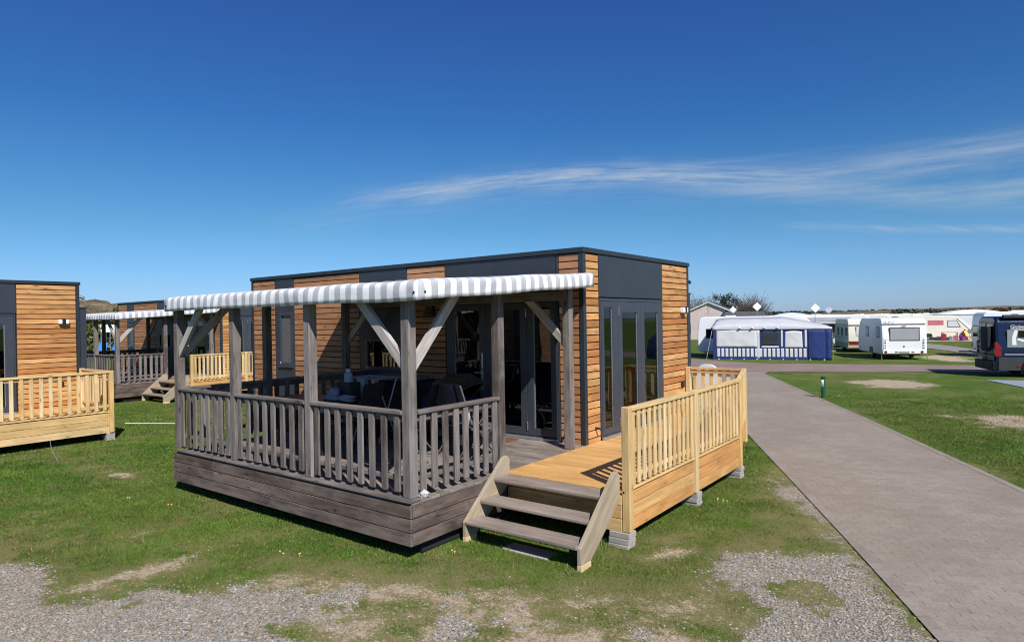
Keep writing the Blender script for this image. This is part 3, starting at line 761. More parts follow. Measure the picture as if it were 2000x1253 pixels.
# ------------------------------------------------------------------ weathered terrace
def make_terrace(label):
    t = thing('terrace', label, 'terrace', (0, 0, 0), 0, 'weathered cabin terraces under striped canopies')
    X0, X1, Y0 = -5.12, .042, -3.65
    q = MB(); y = Y0 + .02
    while y < -.01:
        y1 = min(y + .138, -.004); xe = .045 if y1 < -2.0 else -.004
        sp = random.choice((-3.2, -2.3, -1.6))
        z = ZD - .002 + random.uniform(-.0012, .0012)
        y1 -= .003; q.box(X0 + .02, sp - .002, y, y1, ZD - .028, z); q.box(sp + .002, xe + random.uniform(-.004, .003), y, y1, ZD - .028, z)
        y += .145
    q.build('decking', 'deck_wood', t, bevel=.003)
    # skirts
    q = MB()
    for k in range(3):
        z1 = .590 - .147 * k; z0 = z1 - .137
        q.box(X0 - .03, -3.962, Y0 - .002, Y0 + .026, z0, z1, ax=0); q.box(-3.96, X1 - .002, Y0 - .003, Y0 + .026, z0, z1, ax=0)
        q.box(X1 - .028, X1, Y0 + .0265, -1.99, z0, z1, ax=1)
        q.box(X0 - .03, X0 - .003, Y0 + .0265, -.02, z0, z1, ax=1)
    q.box(X0 - .03, X0 - .003, Y0, -.02, .19, .59) if False else None
    sk_ = q.build('skirt', 'skirt_wood', t, bevel=.003)
    q = MB()
    for k in range(3):
        for zz in (.56 - .147 * k, .48 - .147 * k):
            for x in (-5.0, -3.99, -3.93, -2.7, -1.4, -.03): q.tube([(x, Y0 - .003, zz), (x, Y0 - .0055, zz)], .006, 6)
            for y in (-3.60, -2.9, -2.3): q.tube([(X1, y, zz), (X1 + .0025, y, zz)], .006, 6)
    q.build('screws', 'galv', sk_)
    q = MB(); q.box(X0 + .08, X1 + .012, Y0 - .022, Y0 + .14, ZD - .0005, ZD + .022); q.build('edge_board', 'grey_wood', t, bevel=.004)
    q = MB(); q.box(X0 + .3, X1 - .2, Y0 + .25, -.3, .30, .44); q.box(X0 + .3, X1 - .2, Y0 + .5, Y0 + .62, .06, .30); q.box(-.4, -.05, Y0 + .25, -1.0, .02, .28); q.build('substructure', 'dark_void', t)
    # posts
    PW = .118
    posts = dict(A=(-5.20, -3.60, 2.76), B=(-3.59, -3.60, 2.76), C=(-1.86, -3.60, 2.76), D=(-.125, -3.60, 2.76),
                 E=(-.125, -2.06, 2.86), F=(-.125, -.40, 2.95), G=(-5.17, -2.12, 2.84), H=(-5.17, -.44, 2.93))
    for nm, (x, y_, zt) in posts.items():
        q = MB(); zb = ZD + (.0225 if nm in 'ABCD' else .0); q.box(x, x + PW, y_, y_ + PW, zb, zt, ax=2)
        q.build('post', 'grey_wood', t, bevel=.008, seg=2)
    # roof beams, rafters, braces
    def zr(y_): return 2.93 + (y_ + 3.7) * .0635
    q = MB(); q.box(-5.24, .05, -3.585, -3.50, 2.761, 2.88); q.build('beam', 'grey_wood', t, bevel=.004)
    q = MB(); q.box(-5.1, -.1, -.37, -.30, 2.80, 2.935); q.build('beam', 'grey_wood', t, bevel=.004)
    for x in (-5.12, -.07):
        q = MB(); q.beam((x, -3.45, 2.893), (x, -.12, zr(-.12) - .005), .07, .085); q.build('beam', 'grey_wood', t, bevel=.004)
    for x in (-4.1, -3.1, -2.1, -1.1):
        q = MB(); q.beam((x, -3.45, 2.905), (x, -.12, zr(-.12) + .01), .045, .06); q.build('rafter', 'grey_wood', t, bevel=.003)
    def brace(p0, p1):
        q = MB(); d = (Vector(p1) - Vector(p0)); up = Vector((0, 0, 1)); q.beam(p0, p1, .058, .115, up); q.build('brace', 'brace_wood', t, bevel=.005)
    yb = -3.545
    brace((-.09, yb, 2.03), (-.86, yb, 2.80)); brace((-.066, -3.50, 2.03), (-.066, -2.78, 2.84))
    brace((-5.12, yb, 2.08), (-4.45, yb, 2.80)); brace((-5.11, -3.50, 2.08), (-5.11, -2.75, 2.84))
    brace((-.10, -.34, 2.16), (-.80, -.34, 2.86)); brace((-5.10, -.34, 2.16), (-4.35, -.34, 2.86))
    # railings
    def rail(p0, p1, n, axis, off, both=True):
        # p0,p1 along u, at fixed off (outer face)
        q = MB()
        if axis == 'x':
            q.box(p0, p1, off - .01, off + .085, 1.525, 1.572, ax=0); q.box(p0, p1, off + .038, off + .075, .80, .86, ax=0); q.box(p0, p1, off + .038, off + .075, 1.44, 1.524, ax=0)
        else:
            q.box(off - .085, off + .01, p0, p1, 1.525, 1.572, ax=1); q.box(off - .075, off - .038, p0, p1, .80, .86, ax=1); q.box(off - .075, off - .038, p0, p1, 1.44, 1.524, ax=1)
        q.build('rail', 'grey_wood', t, bevel=.012, seg=2)
        for k in range(n):
            u = p0 + (p1 - p0) * (k + .5) / n + random.uniform(-.006, .006); w = .086
            q = MB(); tw = random.uniform(-.004, .004); zb = .685 + random.uniform(-.008, .008)
            if axis == 'x': q.hexa([(u - w / 2, off + .008, zb), (u + w / 2, off + .008, zb), (u + w / 2, off + .036, zb), (u - w / 2, off + .036, zb),
                                    (u - w / 2 + tw, off + .008, 1.523), (u + w / 2 + tw, off + .008, 1.523), (u + w / 2 + tw, off + .036, 1.523), (u - w / 2 + tw, off + .036, 1.523)], ax=2)
            else: q.hexa([(off - .036, u - w / 2, zb), (off - .008, u - w / 2, zb), (off - .008, u + w / 2, zb), (off - .036, u + w / 2, zb),
                          (off - .036, u - w / 2 + tw, 1.523), (off - .008, u - w / 2 + tw, 1.523), (off - .008, u + w / 2 + tw, 1.523), (off - .036, u + w / 2 + tw, 1.523)], ax=2)
            q.build('baluster', 'grey_wood', t, bevel=.004)
    rail(-5.08, -3.592, 8, 'x', -3.60); rail(-3.47, -1.862, 8, 'x', -3.60); rail(-1.74, -.127, 8, 'x', -3.60)
    rail(-3.48, -2.062, 8, 'y', -.0)
    rail(-3.48, -2.122, 7, 'y', -5.06); rail(-2.0, -.442, 8, 'y', -5.06); rail(-.32, -.03, 2, 'y', -5.06)
    # striped canopy
    q = MB()
    xa, xb, ya, yb_ = -5.26, .25, -3.70, -.10
    def zt(y_): return 2.957 + (y_ + 3.70) * .0665
    path = []   # (x, y, u, nx, ny)
    nL, nF, nR = 40, 100, 40
    for i in range(nL + 1): f = i / nL; path.append((xa, yb_ + (ya - yb_) * f, 20 - f * 3.60, -1, 0))
    for i in range(nF + 1): f = i / nF; path.append((xa + (xb - xa) * f, ya, f * (xb - xa), 0, -1))
    for i in range(nR + 1): f = i / nR; path.append((xb, ya + (yb_ - ya) * f, 5.544 + f * 3.60, 1, 0))
    rows = [(-.21, 0), (-.16, .004), (-.10, .004), (-.05, .0), (-.018, -.012), (-.002, -.04), (.008, -.14)]
    n = len(path); P_ = []
    for (x, y_, u, nx, ny) in path:
        for (dz, o_) in rows:
            wv = .020 * mnoise.noise(Vector((u * 1.7, dz * 5, 1.))) + .007 * mnoise.noise(Vector((u * 7, dz * 9, 4.)))
            x_ = min(max(x + nx * (o_ + wv), xa - .02), xb + .02); y2 = y_ + ny * (o_ + wv)
            if ny == 0 and o_ < 0: y2 = max(y2, ya - o_)
            if nx == 0 and o_ < 0: x_ = min(max(x_, xa - o_), xb + o_)
            P_.append((x_, y2, zt(max(y_, ya - o_)) + dz + .013 * mnoise.noise(Vector((u * 1.1, 7, dz)))))
    R = len(rows)
    for i in range(n - 1):
        if path[i][3:] != path[i + 1][3:]: continue
        for r_ in range(R - 1):
            a, b = i * R + r_, (i + 1) * R + r_
            q.quad([P_[a], P_[b], P_[b + 1], P_[a + 1]], [(path[i][2], 0), (path[i + 1][2], 0), (path[i + 1][2], 1), (path[i][2], 1)], .5)
    for i in range(27):   # roof sheet
        f0, f1 = i / 27, (i + 1) / 27; X0_, X1_ = xa + .12 + (xb - xa - .24) * f0, xa + .12 + (xb - xa - .24) * f1
        q.quad([(X0_, ya + .12, zt(ya + .12) + .008), (X1_, ya + .12, zt(ya + .12) + .008), (X1_, yb_, zt(yb_) + .008), (X0_, yb_, zt(yb_) + .008)],
               [(X0_ - xa, 0), (X1_ - xa, 0), (X1_ - xa, 3), (X0_ - xa, 3)], .5)
    o = q.build('canopy', 'striped_fabric', t, smooth=True)
    s_ = o.modifiers.new('s', 'SOLIDIFY'); s_.thickness = .003; s_.offset = -1
    for (x, y_, dx, dy) in ((xb - .05, ya, 0, -1), (xb, ya + .10, 1, 0), (xa + .06, ya, 0, -1)):
        q = MB(); c = Vector((x, y_, zt(y_) - .13)); d = Vector((dx, dy, 0)); q.tube([c - d * .004, c + d * .012], .013, 10); q.build('grommet', 'black_plastic', t)
    return t


# ------------------------------------------------------------------ ramp deck of new pale timber
def make_ramp(label, ye=1.87, chamfer=True, y0=-2.0, skirt='ramp_skirt'):
    t = thing('ramp_deck', label, 'ramp', (0, 0, 0), 0, 'pale timber ramp decks at the cabin ends')
    XO = 1.70; yend = 3.90
    def xmax(y_):
        if not chamfer or y_ <= ye: return XO - .02
        return XO - .02 - (y_ - ye) / (yend - ye) * .58
    top = yend if chamfer else ye
    q = MB(); y_ = y0 + .0
    while y_ < top - .05:
        y1 = y_ + .136; z = ZD + random.uniform(-.001, .001)
        q.hexa([(.006 if y_ > -1.99 else .05, y_, ZD - .028), (xmax(y_), y_, ZD - .028), (xmax(y1), y1, ZD - .028), (.006, y1, ZD - .028),
                (.006, y_, z), (xmax(y_), y_, z), (xmax(y1), y1, z), (.006, y1, z)], ax=0)
        y_ += .142
    q.build('decking', 'ramp_board', t, bevel=.002)
    q = MB()
    for k in range(3):
        z1 = .60 - .147 * k; z0 = z1 - .140
        q.box(XO - .025, XO + .003, y0 + .095, -.055, z0, z1, ax=1); q.box(XO - .025, XO + .002, .035, ye - .09, z0, z1, ax=1)
        q.box(.06, XO - .06, y0 - .004, y0 + .022, z0, z1 - (.03 if k == 0 else 0), ax=0)
        if chamfer: q.beam((XO - .02, ye + .02, (z0 + z1) / 2), (XO - .60, yend - .02, (z0 + z1) / 2), .024, z1 - z0)
        q.box(.02, (XO - .62) if chamfer else XO - .1, top - .03, top - .006, z0, z1, ax=0)
    sk_ = q.build('skirt', skirt, t, bevel=.003)
    q = MB()
    for k in range(3):
        for zz in (.57 - .147 * k, .49 - .147 * k):
            for y in (y0 + .13, y0 + .9, -.10, .08, ye - .13): q.tube([(XO + .003, y, zz), (XO + .0055, y, zz)], .006, 6)
    q.build('screws', 'brown_board', sk_)
    q = MB(); q.box(XO - .085, XO + .022, y0 + .095, ye - .09, ZD + .0005, ZD + .022, ax=1); q.build('edge_board', 'pale_wood', t, bevel=.004)
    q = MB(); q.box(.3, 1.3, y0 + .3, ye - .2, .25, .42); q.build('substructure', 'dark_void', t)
    PW = .092
    def post(x, y_, zt=1.545, zb=.17): 
        q = MB(); q.box(x, x + PW, y_, y_ + PW, zb, zt, ax=2); q.build('post', 'pale_wood', t, bevel=.007, seg=2)
    xp = XO + .04 - PW
    post(xp, y0); post(xp, -.055 if chamfer else .9); post(xp, ye - PW)
    def rail(a, b, n):
        a, b = Vector(a), Vector(b); d = (b - a); L = d.length; d.normalize(); nrm = Vector((d.y, -d.x, 0))
        q = MB(); q.beam(a + Vector((0, 0, 1.515)), b + Vector((0, 0, 1.515)), .082, .046); q.beam(a - nrm * .012 + Vector((0, 0, 1.455)), b - nrm * .012 + Vector((0, 0, 1.455)), .028, .055)
        q.beam(a - nrm * .012 + Vector((0, 0, .76)), b - nrm * .012 + Vector((0, 0, .76)), .028, .06)
        q.build('rail', 'pale_wood', t, bevel=.006, seg=2)
        for k in range(n):
            c = a + d * (L * (k + .5) / n) + nrm * .0145
            q = MB(); w = .070; e = d * w / 2; f = nrm * .011; zb, zt = .675, 1.490
            q.hexa([c - e - f + Vector((0, 0, zb)), c + e - f + Vector((0, 0, zb)), c + e + f + Vector((0, 0, zb)), c - e + f + Vector((0, 0, zb)),
                    c - e - f + Vector((0, 0, zt)), c + e - f + Vector((0, 0, zt)), c + e + f + Vector((0, 0, zt)), c - e + f + Vector((0, 0, zt))], ax=2)
            q.build('baluster', 'pale_wood', t, bevel=.003)
    xr = XO - .006
    if chamfer:
        rail((xr, y0 + PW, 0), (xr, -.057, 0), 13); rail((xr, -.055 + PW + .002, 0), (xr, ye - PW - .002, 0), 12)
        post(1.09, 3.83); post(.02, 3.83)
        rail((xr, ye + .0, 0), (1.16, 3.83, 0), 12)
        rail((1.088, 3.875, 0), (.114, 3.875, 0), 6)
    else:
        rail((xr, y0 + PW, 0), (xr, .895, 0), 18); rail((xr, .9 + PW + .002, 0), (xr, ye - PW - .002, 0), 18)
        post(.02, ye - PW)
        rail((xp - .002, ye - .045, 0), (.114, ye - .045, 0), 10)
    return t


def make_stairs(label):
    t = thing('wooden_steps', label, 'steps', (0, 0, 0), 0, 'weathered cabin steps')
    for x in (.058, 1.585):
        q = MB(); q.prism([(-2.86, .055), (-2.86, .225), (-2.14, .835), (-2.07, .85), (-2.015, .80), (-2.015, .52), (-2.66, .055)], 'x', x, x + .047)
        q.build('stringer', 'stair_wood', t, bevel=.005, seg=2)
        q = MB(); q.box(x, x + .048, -2.862, -2.66, -.02, .0545); q.build('foot_block', 'new_block', t, bevel=.003)
    for yf, z in ((-2.33, .622), (-2.60, .425), (-2.87, .245)):
        q = MB(); q.box(.106, 1.584, yf, yf + .285, z - .045, z, ax=0); q.build('tread', 'tread_wood', t, bevel=.014, seg=3)
    q = MB(); q.box(.2, 1.35, -2.05, -2.02, .30, .42) if False else q.box(.106, .15, -2.5, -2.2, .38, .379 + .0); 
    return t


def paver_stack(x, y, h, label, n=3):
    t = thing('paver_stack', label, 'paving stones', (x, y, 0), 0, 'paver stacks under the ramp')
    z = -.03; step = (h + .03) / n
    for k in range(n):
        q = MB(); j = random.uniform(-.012, .012)
        q.box(-.20 + j, .05 + j * .7, -.05 + j, .12 + j, z, z + step - .003); q.build('paver', 'concrete', t, bevel=.006); z += step
    return t


cabin = make_cabin('flat-roofed larch-clad cabin in the centre, behind the striped canopy')
terrace = make_terrace('weathered grey timber terrace with striped canopy in front of the central cabin')
ramp = make_ramp('pale new timber ramp with balustrade and angled far corner, beside the paved path')
stairs = make_stairs('three weathered steps in front of the central ramp, between grey skirting and pale post')
O3 = Vector((-18.35, 4.3, .0))
cab3 = copy_tree(cabin, None, O3, 0, 'distant larch-clad cabin seen through the left end of the terrace')
ter3 = copy_tree(terrace, None, O3, 0, 'distant weathered terrace with striped canopy, behind the left corner post')
rmp3 = copy_tree(ramp, None, O3, 0, 'distant pale ramp balustrade seen between the left terrace posts')
stp3 = copy_tree(stairs, None, O3, 0, 'distant weathered steps on the lawn, left of the grey corner post')
O2 = Vector((-12.58, -6.42, 0))
cab2 = copy_tree(cabin, None, O2, 0, 'bright larch-clad cabin cut by the left edge of the photo')
rmp2 = make_ramp('pale boarded ramp with square corner under the leftmost cabin wall', 4.14, False, -2.0, 'pale_wood')
rmp2.location = O2
cab4 = copy_tree(cabin, None, Vector((-23, -19, 0)), math.pi, 'dark-sided cabin across the lawn behind the viewpoint, mirrored in the front glass doors')
ter4 = copy_tree(terrace, None, Vector((-23, -19, 0)), math.pi, 'terrace of the cabin behind the viewpoint, mirrored in the front glass doors')
ter2 = copy_tree(terrace, None, O2, 0, 'weathered terrace of the leftmost cabin, seen mirrored in the front glass doors')
for ch in cabin.children:
    pass
for x, y, lb, h in ((1.69, -1.97, 'three stacked grey pavers under the near ramp post beside the steps', .168),
                    (1.69, .0, 'stacked grey pavers under the middle ramp post', .168),
                    (1.69, 1.80, 'stacked grey pavers under the far ramp post near the path', .168)):
    paver_stack(x, y, h, lb)
paver_stack(O2.x + 1.66, O2.y + 4.04, .168, 'flat grey pavers under the corner post of the left ramp', 3)
paver_stack(O2.x + 1.66, O2.y + .95, .168, 'flat grey pavers under the leftmost ramp post at the photo edge', 3)
q = MB(); q.box(-.25, .35, -.09, .13, -.02, .012); o = q.build('paving_slab', 'concrete', None, bevel=.006, loc=(.82, -2.70, 0)); tag(o, 'flat grey slab in the grass below the bottom step', 'paving slab')
q = MB(); q.blob((0, 0, .034), (.066, .05, .052), 8, 5, .7); o = q.build('white_stone', 'stone_white', None, loc=(-.01, -3.40, ZD)); tag(o, 'angular white stone on the terrace deck beside the corner post', 'stone')

# ------------------------------------------------------------------ ground
GRAVEL = [[(-5.5, -7.14), (-3.7, -6.18), (-3.33, -6.01), (-2.79, -5.95), (-2.41, -6.18), (-2.06, -6.14), (-1.76, -5.86), (-1.62, -5.36), (-1.23, -5.35), (-0.8, -5.33), (-0.54, -5.17), (-0.11, -5.04), (0.3, -5.11), (0.55, -5.09), (1.93, -6.12), (-1.34, -8.48)],
          [(2.53, -2.05), (2.56, -1.63), (2.97, -1.22), (3.47, -0.93), (3.21, 0.1), (2.82, 0.76), (2.35, 1.45), (1.95, 2.5), (2.15, 2.6), (2.75, 1.35), (3.12, 0.54), (3.73, -0.41), (4.64, -2.44), (4.73, -4.1), (3.7, -4.84), (3.31, -3.38), (3.33, -2.81), (3.1, -2.47), (2.79, -2.26)]]
MIXED = [[(-1.19, -5.32), (-1.01, -4.9), (-0.84, -4.55), (-0.08, -4.26), (0.67, -3.58), (1.51, -3.44), (2.1, -3.03), (2.59, -2.4), (3.06, -2.36), (3.82, -4.76), (1.11, -6.71), (-0.38, -5.41)]]
DIRT = [[(-3.44, -5.06), (-3.45, -4.7), (-3.34, -4.68), (-3.32, -5.02)], [(-2.34, -5.67), (-2.29, -5.21), (-2.24, -4.71), (-2.07, -4.74), (-1.85, -4.99), (-1.78, -5.44), (-1.82, -5.88), (-2.08, -6.17), (-2.32, -6.18)],
        [(-8.1, -3.63), (-7.66, -3.59), (-6.88, -3.49), (-6.63, -3.67), (-7.09, -3.8)], [(0.11, 18.52), (0.94, 19.87), (2.25, 20.3), (3.42, 18.56), (2.86, 16.96), (1.41, 16.55)],
        [(3.9, 10.56), (4.2, 11.34), (5.89, 11.46), (5.79, 9.33), (4.75, 9.15)], [(1.1, 35.12), (1.76, 38.13), (3.6, 35.57), (3.82, 31.97), (2.76, 31.53)],
        [(-1.05, -4.93), (-0.93, -4.61), (-0.18, -4.17), (0.43, -4.05), (1.17, -3.39), (1.82, -3.49), (1.63, -4.0), (0.38, -4.63), (-0.35, -4.88)],
        [(1.95, -2.2), (1.99, -1.64), (2.35, -1.51), (2.37, -1.99)], [(2.46, 1.28), (2.58, 1.47), (3.04, 0.49), (3.56, -0.62), (3.37, -0.66), (2.9, 0.4)]]
GREEN = [[(3.25, -2.23), (3.46, -1.95), (3.86, -2.01), (3.9, -2.17), (3.69, -2.43), (3.38, -2.34)], [(2.95, -2.71), (3.1, -2.47), (3.3, -2.71), (3.3, -3.11), (3.13, -3.22)], [(-2.04, -6.06), (-2.07, -5.79), (-1.79, -5.28), (-1.61, -5.32), (-1.61, -5.83)],
         [(-1.37, -5.99), (-1.47, -5.8), (-1.39, -5.61), (-1.23, -5.7), (-1.22, -5.94)], [(0.09, -5.36), (0.23, -5.16), (0.59, -5.12), (0.65, -5.26), (0.31, -5.5)]]


def sdf(P, poly):
    x, y = P; n = len(poly); d = np.full(x.shape, 1e9); ins = np.zeros(x.shape, bool)
    for i in range(n):
        ax, ay = poly[i]; bx, by = poly[(i + 1) % n]; ex, ey = bx - ax, by - ay
        t = np.clip(((x - ax) * ex + (y - ay) * ey) / (ex * ex + ey * ey + 1e-9), 0, 1)
        d = np.minimum(d, (x - ax - t * ex) ** 2 + (y - ay - t * ey) ** 2)
        c = ((ay > y) != (by > y)); ins ^= c & (x < ax + (y - ay) / (by - ay + 1e-12) * ex)
    d = np.sqrt(d); return np.where(ins, d, -d)


NT = rng.random((256, 256))
def vnoise(x, y):
    xi, yi = np.floor(x).astype(int), np.floor(y).astype(int); fx, fy = x - xi, y - yi
    fx = fx * fx * (3 - 2 * fx); fy = fy * fy * (3 - 2 * fy)
    a, b = NT[xi & 255, yi & 255], NT[(xi + 1) & 255, yi & 255]; c, d = NT[xi & 255, (yi + 1) & 255], NT[(xi + 1) & 255, (yi + 1) & 255]
    return (a * (1 - fx) + b * fx) * (1 - fy) + (c * (1 - fx) + d * fx) * fy
def fbm(x, y, s, o=4):
    v = 0; a = .5; t = 0
    for k in range(o): v = v + a * vnoise(x * s + k * 17.3, y * s - k * 9.1); t += a; a *= .55; s *= 2.05
    return v / t
def sst(x, a, b): t = np.clip((x - a) / (b - a), 0, 1); return t * t * (3 - 2 * t)


def masks(x, y):
    n = fbm(x, y, 1.6, 5) - .5; nf = fbm(x + 40, y + 3, 5.5, 4) - .5; nm = fbm(x + 9, y - 30, 3.0, 5)
    wob = n * .9 + nf * .45
    gr = np.zeros(x.shape); dt = np.zeros(x.shape)
    for p in GRAVEL: gr = np.maximum(gr, sst(sdf((x, y), p) + wob * .75 + (fbm(x, y + 31, 13., 3) - .5) * .25, -.20, .30))
    for p in MIXED:
        m_ = sst(sdf((x, y), p) + wob * .6, -.15, .5)
        dt = np.maximum(dt, m_ * (.32 + .40 * sst(nm, .40, .66))); gr = np.maximum(gr, m_ * sst(fbm(x - 11, y + 5, 2.3, 5) + (-y - 4.6) * .09, .52, .66))
    for i, p in enumerate(DIRT):
        A = max(abs(p[0][0] - p[2][0]), .3); k = .50 if i == 6 else (.75 if i in (1, 7, 8) else .95); lo, hi = (-.7, .9) if i in (3, 4, 5) else (-.16, .26); dt = np.maximum(dt, k * sst(sdf((x, y), p) + wob * (1.5 if i in (3, 4, 5) else min(.7, A * .4)), lo, hi))
    for p in GREEN:
        k = 1 - .92 * sst(sdf((x, y), p) + wob * .55 + nf * .2, -.07, .12); gr = gr * k; dt = np.maximum(dt * (k * .6 + .4), (1 - k) * .35)
    # dry yellowing: around the worn zones and in random drifts
    dry = np.zeros(x.shape)
    for p in MIXED + DIRT[:3] + DIRT[6:] + GRAVEL: dry = np.maximum(dry, sst(sdf((x, y), p) + wob * 1.0, -.75, .35))
    dry = dry * 1.0 * sst(nm, .18, .48) + .40 * sst(fbm(x + 70, y, .5, 5), .54, .72) * sst(nm, .35, .65)
    dry = dry + .5 * sst(fbm(x - 70, y + 20, 1.1, 5), .58, .70)
    return gr, dt, np.clip(dry, 0, 1)


def make_ground():
    xs = np.concatenate([[-4000, -2500, -1500, -900, -500, -300, -180, -110, -75, -50, -38, -30, -25, -21], np.arange(-18, -9, .25), np.arange(-9, 6.5, .06), np.arange(6.5, 12, .3), [14, 18, 25, 38, 60, 100, 160, 300, 600, 1200, 2500, 4000]])
    ys = np.concatenate([[-2000, -900, -300, -100, -40, -20, -12], np.arange(-9, 3, .06), np.arange(3, 40, .28), [42, 46, 52, 60, 72, 90, 120, 170, 260, 400, 700, 1200, 2200, 4000]])
    X, Y = np.meshgrid(xs, ys); nx, ny = len(xs), len(ys)
    Zv = (fbm(X, Y, .9, 3) - .5) * .012; Zv = np.where((abs(X) > 20) | (Y > 40), 0, Zv)
    dp = sdf((X, Y), PATH); Zv = np.where(dp < 0, Zv + (.009 - Zv) * sst(dp, -.35, -.04), Zv * .3 - .004)
    gr, dt, dry = masks(X, Y)
    far = sst(np.hypot(X, Y), 25, 40)
    v = np.stack([X, Y, Zv - .005], -1).reshape(-1, 3)
    idx = np.arange(nx * ny).reshape(ny, nx)
    f = np.stack([idx[:-1, :-1], idx[:-1, 1:], idx[1:, 1:], idx[1:, :-1]], -1).reshape(-1, 4)
    me = bpy.data.meshes.new('ground'); me.vertices.add(len(v)); me.vertices.foreach_set('co', v.astype(np.float32).ravel())
    me.loops.add(f.size); me.loops.foreach_set('vertex_index', f.astype(np.int32).ravel())
    me.polygons.add(len(f)); me.polygons.foreach_set('loop_start', np.arange(0, f.size, 4, dtype=np.int32)); me.polygons.foreach_set('use_smooth', np.ones(len(f), bool))
    a = me.attributes.new('gmask', 'FLOAT_VECTOR', 'POINT'); a.data.foreach_set('vector', np.stack([gr, dt, dry], -1).astype(np.float32).ravel())
    me.update(calc_edges=True); me.validate(); me.materials.append(M['lawn_ground'])
    o = bpy.data.objects.new('ground', me); link(o); tag(o, kind='structure', label='mown lawn with worn gravel and sandy patches')


PATH = [(4.59 + 3.3, -2.48 - 7.5), (4.59, -2.48), (3.55, -.31), (2.44, 1.97), (.41, 6.11), (-4.03, 20.33 - 5.1), (-6.2, 19.2), (-8.0, 21.6), (-3.36, 21.9), (-3.27, 20.7), (2.49, 8.97), (5.23, 3.25), (5.23 + 6.7, 3.25 - 14)]
# left edge of the path follows the photo: it runs behind the ramp
PATH[5] = (-2.9, 13.2)



make_ground()
def sheet(name, poly, z, mat, label):
    q = MB(); n = len(poly)
    me = bpy.data.meshes.new(name); bm = bmesh.new(); vs = [bm.verts.new((x, y, z)) for x, y in poly]; bm.faces.new(vs)
    bmesh.ops.triangulate(bm, faces=bm.faces); bmesh.ops.recalc_face_normals(bm, faces=bm.faces)
    bm.to_mesh(me); bm.free(); 
    if me.polygons[0].normal.z < 0: me.flip_normals()
    me.materials.append(M[mat]); o = bpy.data.objects.new(name, me); link(o); tag(o, label, None, None, 'structure'); return o


sheet('paved_path', PATH, .007, 'path_pavers', 'grey brown block paved path')
sheet('road', [(-30, 14), (-8.6, 19.9), (-3.36, 21.56), (.48, 23.1), (2.44, 24.31), (5.73, 25.6), (40, 40), (38, 44), (3.91, 29.07), (-.22, 28.02), (-4.77, 26.66), (-7.82, 27.59), (-9.97, 29.24), (-16, 36), (-20, 36), (-14, 27), (-32, 22)], .011, 'road_red', 'reddish brown crossing road')
sheet('side_road', [(-3, 60), (.16, 54.15), (2.07, 49.78), (3.44, 45.28), (7, 40), (8, 34), (5.5, 34.5), (3.66, 37.69), (2.45, 42.14), (.78, 46.03), (-3, 52)], .020, 'road_grey', 'grey side road between the caravan pitches')
sheet('pitch_pad', [(-1.5, 60.3), (.3, 59.2), (3, 59.5), (8, 60), (8, 68), (-1.5, 67)], .024, 'terra_pad', 'pale strip under the far caravan')
q = MB(); q.prism([(4.51, 21.22), (5.57, 18.77), (9.5, 19.6), (9.5, 22.4), (6.2, 21.6)], 'z', -.02, .02); o = q.build('ground_sheet', 'slab_blue', None); tag(o, 'blue-grey ground sheet beside the dark camper van', 'ground sheet')


def kerb():
    edges = [[(4.59 + 3.3, -2.48 - 7.5), (4.59, -2.48), (3.55, -.31), (2.44, 1.97), (.41, 6.11), (-2.9, 13.2), (-6.2, 19.2)],
             [(-3.27, 20.7), (2.49, 8.97), (5.23, 3.25), (5.23 + 6.7, 3.25 - 14)]]
    for line, sgn in zip(edges, (-1, -1)):
        q = MB(); t = 0
        for (ax, ay), (bx, by) in zip(line, line[1:]):
            L = math.hypot(bx - ax, by - ay); nx, ny = -(by - ay) / L, (bx - ax) / L; w = .11
            k = 1 if sgn > 0 else 1
            # inside the path: left edge -> towards +x side, right edge -> towards -x side
            s_ = -1 if line is edges[0] else 1
            s_ = -s_ if line is edges[1] and False else s_
            n_ = max(1, int(L / .8))
            for i in range(n_):
                f0, f1 = i / n_, (i + 1) / n_
                a = (ax + (bx - ax) * f0, ay + (by - ay) * f0); b = (ax + (bx - ax) * f1, ay + (by - ay) * f1)
                off = (nx * w * s_ * (1 if line is edges[0] else -1), ny * w * s_ * (1 if line is edges[0] else -1))
                pts = [(a[0], a[1], .0115), (b[0], b[1], .0115), (b[0] + off[0], b[1] + off[1], .0115), (a[0] + off[0], a[1] + off[1], .0115)]
                c_ = (Vector(pts[1]) - Vector(pts[0])).cross(Vector(pts[3]) - Vector(pts[0]))
                uv = [(t, 0), (t + L / n_, 0), (t + L / n_, w), (t, w)]
                if c_.z < 0: pts = pts[::-1]; uv = uv[::-1]
                q.quad(pts, uv, .5); t += L / n_
        o = q.build('kerb_course', 'kerb_pavers'); tag(o, 'row of edging pavers along the path', None, None, 'structure')


kerb()


def in_path(x, y):
    d = sdf((x, y), PATH); return d


def mesh_from(name, v, f, col, mat, label, cat=None, kind='stuff', group=None):
    me = bpy.data.meshes.new(name); k = f.shape[1]
    me.vertices.add(len(v)); me.vertices.foreach_set('co', np.ascontiguousarray(v, np.float32).ravel())
    me.loops.add(f.size); me.loops.foreach_set('vertex_index', np.ascontiguousarray(f, np.int32).ravel())
    me.polygons.add(len(f)); me.polygons.foreach_set('loop_start', np.arange(0, f.size, k, dtype=np.int32))
    a = me.attributes.new('bcol', 'FLOAT_COLOR', 'POINT'); c4 = np.concatenate([col, np.ones((len(col), 1))], 1)
    a.data.foreach_set('color', c4.astype(np.float32).ravel())
    me.update(calc_edges=True); me.materials.append(M[mat])
    o = bpy.data.objects.new(name, me); link(o); tag(o, label, cat, group, kind); return o


